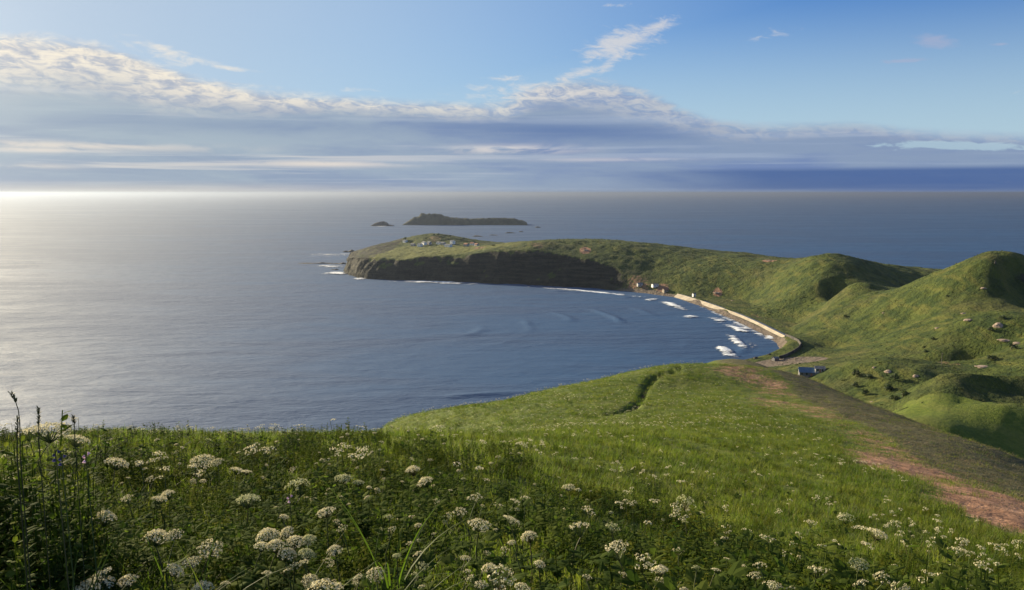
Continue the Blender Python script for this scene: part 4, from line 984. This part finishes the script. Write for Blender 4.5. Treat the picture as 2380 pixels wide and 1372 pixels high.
house(1884, 872, 15, 9, 2.6, 2.4, -14, M_darkwall, M_roofb, 'blue roofed building half hidden in the valley by the bay', win=5)
house(1905, 864, 6, 5, 2.4, 1.2, -14, M_grey, M_roofg, 'low pale shed at the right end of the blue roofed building', name='shed', win=2)
house(1802, 838, 4.5, 4, 2.2, 1.0, 20, M_darkwall, M_roofg, 'small grey shed on the gravel lot near the bay', name='shed')

# trees and shrubs far off
def leaf_cloud(seed, n, rx, rz_, zc, size, mat, name='crown', lobes=6):
    rd = random.Random(seed); mb = MB(); cs = [(rd.uniform(-.55, .55)*rx, rd.uniform(-.55, .55)*rx, zc+rd.uniform(-.45, .5)*rz_, rd.uniform(.35, .6)) for _ in range(lobes)]
    for _ in range(n):
        c = rd.choice(cs); d = np.array([rd.gauss(0, 1) for _ in range(3)]); d /= np.linalg.norm(d); q = c[3]*rd.random()**.4
        p_ = np.array(c[:3])+d*np.array((rx, rx, rz_))*q; a = np.cross(d+np.array([rd.uniform(-.6, .6) for _ in range(3)]), (.2, .3, 1)); a /= np.linalg.norm(a)+1e-9; b_ = np.cross(d, a); s_ = size*rd.uniform(.6, 1.3)
        mb.add([p_-a*s_, p_+b_*s_*.6, p_+a*s_, p_-b_*s_*.6], [(0, 1, 2, 3)])
    return mb.mesh(name, mat)
def trunk_mesh(h_, r0):
    mb = MB(); tube(mb, [(0, 0, -.5), (.1, 0, h_*.5), (0, .1, h_)], (r0, r0*.8, r0*.4), 7)
    for a in (0.3, 2.2, 4.4): tube(mb, [(0, 0, h_*.45), (math.cos(a)*h_*.22, math.sin(a)*h_*.22, h_*.8)], (r0*.45, r0*.15), 5)
    return mb.mesh('trunk', M_bark, True)
crowns = [leaf_cloud(100+k, 420, 1.0, .75, .75, .13, M_crown) for k in range(3)]; trunk0 = trunk_mesh(.8, .07)
def tree(px, py, w, h_, label, name='tree', group=None, base=None):
    x, y, zg = hit(px, py, lo=150); sx, sz = w*y/FPX/2, h_*y/FPX
    t = empty(name, (x, y, zg), px % 6.28); tag(t, label, name, group)
    c = link('crown' if name == 'tree' else 'foliage', random.Random(int(px)).choice(crowns), t); c.scale = (sx, sx, sz*.72)
    k_ = link('trunk' if name == 'tree' else 'stem', trunk0, t); k_.scale = (sx, sx, sz*.9); return t
for a in ((942, 560, 14, 9, 'dark tree alone on the left slope of the village knoll'), (1009, 548, 7, 5, 'left of two dark trees on the very top of the village knoll'), (1018, 548, 10, 6, 'right of two dark trees on the very top of the village knoll'),
          (1045, 551, 12, 5, 'dark tree on the right shoulder of the village knoll'), (1075, 558, 18, 6, 'wide dark tree halfway down the right slope of the village knoll'), (1100, 566, 16, 5, 'low dark tree at the right foot of the village knoll'),
          (1146, 572, 14, 4, 'dark low tree on the headland edge right of the village'), (990, 556, 8, 4, 'small brownish tree on the face of the village knoll'), (955, 566, 10, 4, 'small tree by the pale house on the knoll slope')):
    tree(*a, group='trees of the village knoll')
for a in ((1990, 876, 22, 22, 'tall dark shrub at the left of the low knoll'), (1986, 900, 20, 14, 'dark shrub in the hollow under the tall one on the low knoll'), (2080, 884, 22, 18, 'dark round shrub in the middle of the low knoll'), (2062, 908, 34, 16, 'grey green shrub at the front of the low knoll'),
          (2018, 880, 26, 12, 'brownish shrub between the two dark ones on the low knoll'), (2100, 922, 34, 16, 'wide shrub in the shadow at the right front of the low knoll'), (2010, 918, 22, 16, 'small dark shrub at the front left of the low knoll'), (2078, 930, 26, 14, 'olive bush near the foot of the low knoll'),
          (2150, 820, 18, 8, 'dark bush on the valley slope above the low knoll'), (2168, 790, 12, 8, 'small dark bush midway up the right-hand hill'), (2300, 770, 20, 12, 'dark bush under the large pinkish rock face'), (2352, 812, 34, 16, 'wide dark bush near the picture edge below the ledges'), (2330, 740, 26, 8, 'dark bush above the large pinkish rock face'),
          (2305, 836, 30, 12, 'dark bush above the long pink curved ledge'), (1964, 739, 14, 9, 'dark bush on the front ridge of the middle hill'), (2200, 690, 10, 5, 'dark bush high on the sunny side of the right-hand hill')):
    tree(*a, name='shrub', group='shrubs of the knoll and hills')
# low scrub over the far slopes, past counting
g = np.random.default_rng(31); n = 26000
cand = np.column_stack([g.uniform(-280, 720, n), g.uniform(250, 1750, n)])
pxs = 1190+FPX*cand[:, 0]/cand[:, 1]; keep = (pxs < 2500) & (pxs > 850); cand = cand[keep]
dd_ = coast_dist(cand[:, 0], cand[:, 1]); zz = z_all(cand[:, 0], cand[:, 1]); dens_ = fbm(cand[:, 0]/45, cand[:, 1]/45, 61, 4)
keep = (dd_ > 24) & (zz > 5) & (g.random(len(cand)) < np.clip(.30+1.1*dens_, 0.03, .9)) & (np.hypot(cand[:, 0], cand[:, 1]) > 290) & ~((cand[:, 1] > 1380) & (cand[:, 0] < 60) & (g.random(len(cand)) < .85))
cand = cand[keep]; zz = zz[keep]; s0 = g.uniform(.5, 1.5, len(cand))*np.where(cand[:, 1] > 900, 1.35, 1.0)
scatter('hill_scrub', np.column_stack([cand, zz-.2]), np.stack([s0*0, s0*0, g.uniform(0, 6.283, len(cand))], -1), np.stack([s0*1.05, s0*1.05, s0*.55], -1), [leaf_cloud(130+k, 70, 1.0, .7, .45, .24, M_scrub, 'scrub', 3) for k in range(4)], 'low green scrub dotting the hills round the bay')

# pole, marker, seawall, wall standing in for shade
x, y, zg = hit(2188, 848, lo=150); t = empty('utility_pole', (x, y, zg)); tag(t, 'thin weathered pole standing alone in the valley below the hill', 'pole')
mb = MB(); tube(mb, [(0, 0, -.5), (0, 0, 7.5)], (.14, .10), 8); link('post', mb.mesh('post', M_pole, True), t); link('crossarm', boxm(-.9, .9, -.06, .06, 6.8, 6.95, M_pole, 'crossarm'), t)
x, y, zg = hit(2313, 613, lo=300); t = empty('cairn', (x, y, zg)); tag(t, 'small dark stone cairn on the very top of the right-hand hill', 'cairn')
mc = boulders[0].copy(); mc.materials[0] = M_darkrock
for k, (r0, zc) in enumerate(((.9, .4), (.7, 1.2), (.5, 1.9), (.35, 2.5))):
    o = link('stone', mc, t, (0.08*k*(-1)**k, 0, zc)); o.scale = (r0, r0*.9, .55)
top_px = [(1574, 683), (1592, 688), (1612, 694), (1632, 700), (1655, 708), (1680, 717), (1705, 726), (1730, 736), (1755, 747), (1778, 758), (1800, 769), (1824, 781)]
ZT = 4.8
tp = np.array([S(a, b, ZT)[:2] for a, b in top_px]); pp = []
for a, b in zip(tp[:-1], tp[1:]): pp += [a*(1-q)+b*q for q in np.linspace(0, 1, 6, endpoint=False)]
pp = np.array(pp+[tp[-1]]); tn = np.gradient(pp, axis=0); tn /= np.linalg.norm(tn, axis=1)[:, None]; nm = np.stack([tn[:, 1], -tn[:, 0]], -1)
if nm[len(nm)//2][0] > 0: nm = -nm
t = empty('seawall', (0, 0, 0)); tag(t, 'long curved tan concrete seawall along the beach', 'seawall')
def strip(rows, mat, name): return grid_mesh(name, np.stack([np.column_stack([pp+nm*o_, np.full(len(pp), z_)]) for o_, z_ in rows], 0), mat)
link('revetment', strip([(5.2, 0.1), (3.0, 2.2), (0.0, 4.4)], M_tan, 'revetment'), t)
link('parapet', strip([(0.0, 4.3), (0.0, 5.0), (-.5, 5.0), (-.5, 4.0)], M_tan, 'parapet'), t)
link('walkway', strip([(-.5, 4.1), (-6.0, 4.0), (-9.0, 0.5)], M_grey, 'walkway'), t)
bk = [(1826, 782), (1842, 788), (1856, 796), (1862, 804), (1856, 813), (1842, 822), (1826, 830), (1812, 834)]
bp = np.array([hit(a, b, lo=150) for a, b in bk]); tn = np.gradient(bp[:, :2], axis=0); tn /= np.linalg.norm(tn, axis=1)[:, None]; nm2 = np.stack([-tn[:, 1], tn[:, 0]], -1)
rows = [np.column_stack([bp[:, :2]+nm2*o_, bp[:, 2]+z_]) for o_, z_ in ((-.6, -1.0), (-.5, 2.6), (.5, 2.6), (.6, -1.0))]  # dark wall added in place of the shade along the embankment
o = link('shade_wall', grid_mesh('shade_wall', np.stack(rows, 0), M_darkrock)); tag(o, 'dark curved wall standing in for the shaded side of the embankment by the seawall', 'wall')

# surf
m, nt, out = material('sea_foam')
pos = nt.pos()
fn = nt.noise(nt.mapv(pos, (.16, .34, .3), (0, 0, R(25))), 1.0, 6, 0.72); fn2 = nt.noise(nt.mapv(pos, (.05, .10, .1), (0, 0, R(25))), 1.0, 4, 0.6)
al = nt.step(nt.m('ADD', nt.attr('body'), nt.m('MULTIPLY', nt.m('SUBTRACT', nt.m('ADD', nt.m('MULTIPLY', fn, .5), nt.m('MULTIPLY', fn2, .5)), .5), 3.4)), .40, .80)
pb = nt.new('ShaderNodeBsdfPrincipled'); pb.inputs['Base Color'].default_value = (.80, .82, .84, 1); pb.inputs['Roughness'].default_value = .7
nt.l.new(nt.bump(fn, .8, .6), pb.inputs['Normal'])
tr = nt.new('ShaderNodeBsdfTransparent'); mx = nt.new('ShaderNodeMixShader'); nt.l.new(al, mx.inputs[0]); nt.l.new(tr.outputs[0], mx.inputs[1]); nt.l.new(pb.outputs[0], mx.inputs[2]); nt.l.new(mx.outputs[0], out.inputs[0])
M_foam = m
def surf(pts_px, thick, hgt_, label, dens=.85, name='breaking_wave', group='breaking waves of the bay'):
    q = np.array([S(a, b)[:2] for a, b in pts_px]); pl = []
    for a, b in zip(q[:-1], q[1:]): pl += [a*(1-s_)+b*s_ for s_ in np.linspace(0, 1, 14, endpoint=False)]
    pl = np.array(pl+[q[-1]]); n = len(pl); tn_ = np.gradient(pl, axis=0); tn_ /= np.linalg.norm(tn_, axis=1)[:, None]; nn = np.stack([-tn_[:, 1], tn_[:, 0]], -1)
    wid = .8*thick*np.mean(pl[:, 1])**2/(H*FPX); m_ = 17; u = np.linspace(-1, 1, m_); s_ = np.linspace(0, 1, n)
    env = np.sin(np.pi*np.clip(s_, .0, 1))**.8
    V = np.zeros((n, m_, 3)); B = np.zeros((n, m_))
    for j in range(m_):
        xy = pl+nn*(u[j]*wid*.5)[..., None] if np.ndim(u[j]) else pl+nn*(u[j]*wid*.5)
        b_ = (1-abs(u[j])**2)*env
        V[:, j, :2] = xy; V[:, j, 2] = .55+b_*hgt_*(1+.5*fbm(xy[:, 0]/6, xy[:, 1]/6, 83, 3)); B[:, j] = b_*dens
    c = np.array([pl[:, 0].mean(), pl[:, 1].mean(), 0]); me_ = grid_mesh(name, V-c, M_foam, flip=True); attr(me_, 'body', B)
    o = link(name, me_, None, tuple(c)); tag(o, label, 'wave', group)
surf([(1664, 812), (1676, 811), (1692, 822), (1710, 838)], 11, 1.8, 'biggest white breaker in front of the near knoll', .82)
surf([(1694, 776), (1708, 792), (1722, 805), (1740, 814)], 8, 1.5, 'slanting white breaker, second from the near shore', .85)
surf([(1676, 752), (1700, 761), (1720, 769), (1752, 779)], 7.5, 1.2, 'long white breaker off the middle of the seawall', .85)
surf([(1648, 738), (1668, 744), (1692, 756)], 10, .7, 'thin fading foam line running into the long white breaker', .55)
surf([(1588, 741), (1606, 738), (1628, 736)], 9, 1.2, 'short level breaker farthest out in the bay', .85)
surf([(1538, 700), (1556, 707), (1574, 715), (1598, 725)], 6.5, 1.2, 'slanting breaker below the start of the seawall', .85)
surf([(1494, 699), (1510, 698), (1528, 695)], 6, .8, 'small faint breaker left of the start of the seawall', .7)
surf([(1200, 667), (1300, 673), (1377, 680), (1437, 686), (1510, 694)], 6.5, .9, 'very long white breaker along the foot of the headland', .78)
surf([(880, 653), (960, 656), (1015, 657), (1075, 660), (1142, 665)], 9, 1.0, 'bluish white foam line under the dark headland cliff', .72)
surf([(1786, 781), (1790, 785), (1797, 791)], 8, .8, 'tiny breaker at the lower end of the seawall', .9)
surf([(740, 622), (765, 620), (800, 616)], 12, .6, 'white water around the long flat reef', .62)
surf([(772, 640), (790, 636), (812, 634)], 13, 1.2, 'bright foam burst under the headland tip', .85)
surf([(822, 648), (836, 649), (860, 650)], 6, .9, 'short bright foam line at the near foot of the headland tip', .9)
surf([(735, 596), (770, 592), (800, 600)], 16, .4, 'thin veil of foam beyond the long flat reef', .45)
surf([(862, 527), (885, 526.5), (912, 526)], 2.2, .5, 'thin white wash round the small dark islet', .7)
surf([(1604, 707), (1650, 724), (1700, 746), (1750, 770), (1790, 792), (1806, 806)], 5, .25, 'thin wash line following the foot of the seawall', .62)
surf([(1690, 746), (1730, 765), (1765, 779)], 9, .3, 'pale wash sliding up the beach below the seawall', .5)
surf([(1750, 792), (1745, 806), (1738, 814)], 9, .3, 'faint wash beside the slanting second breaker', .4)
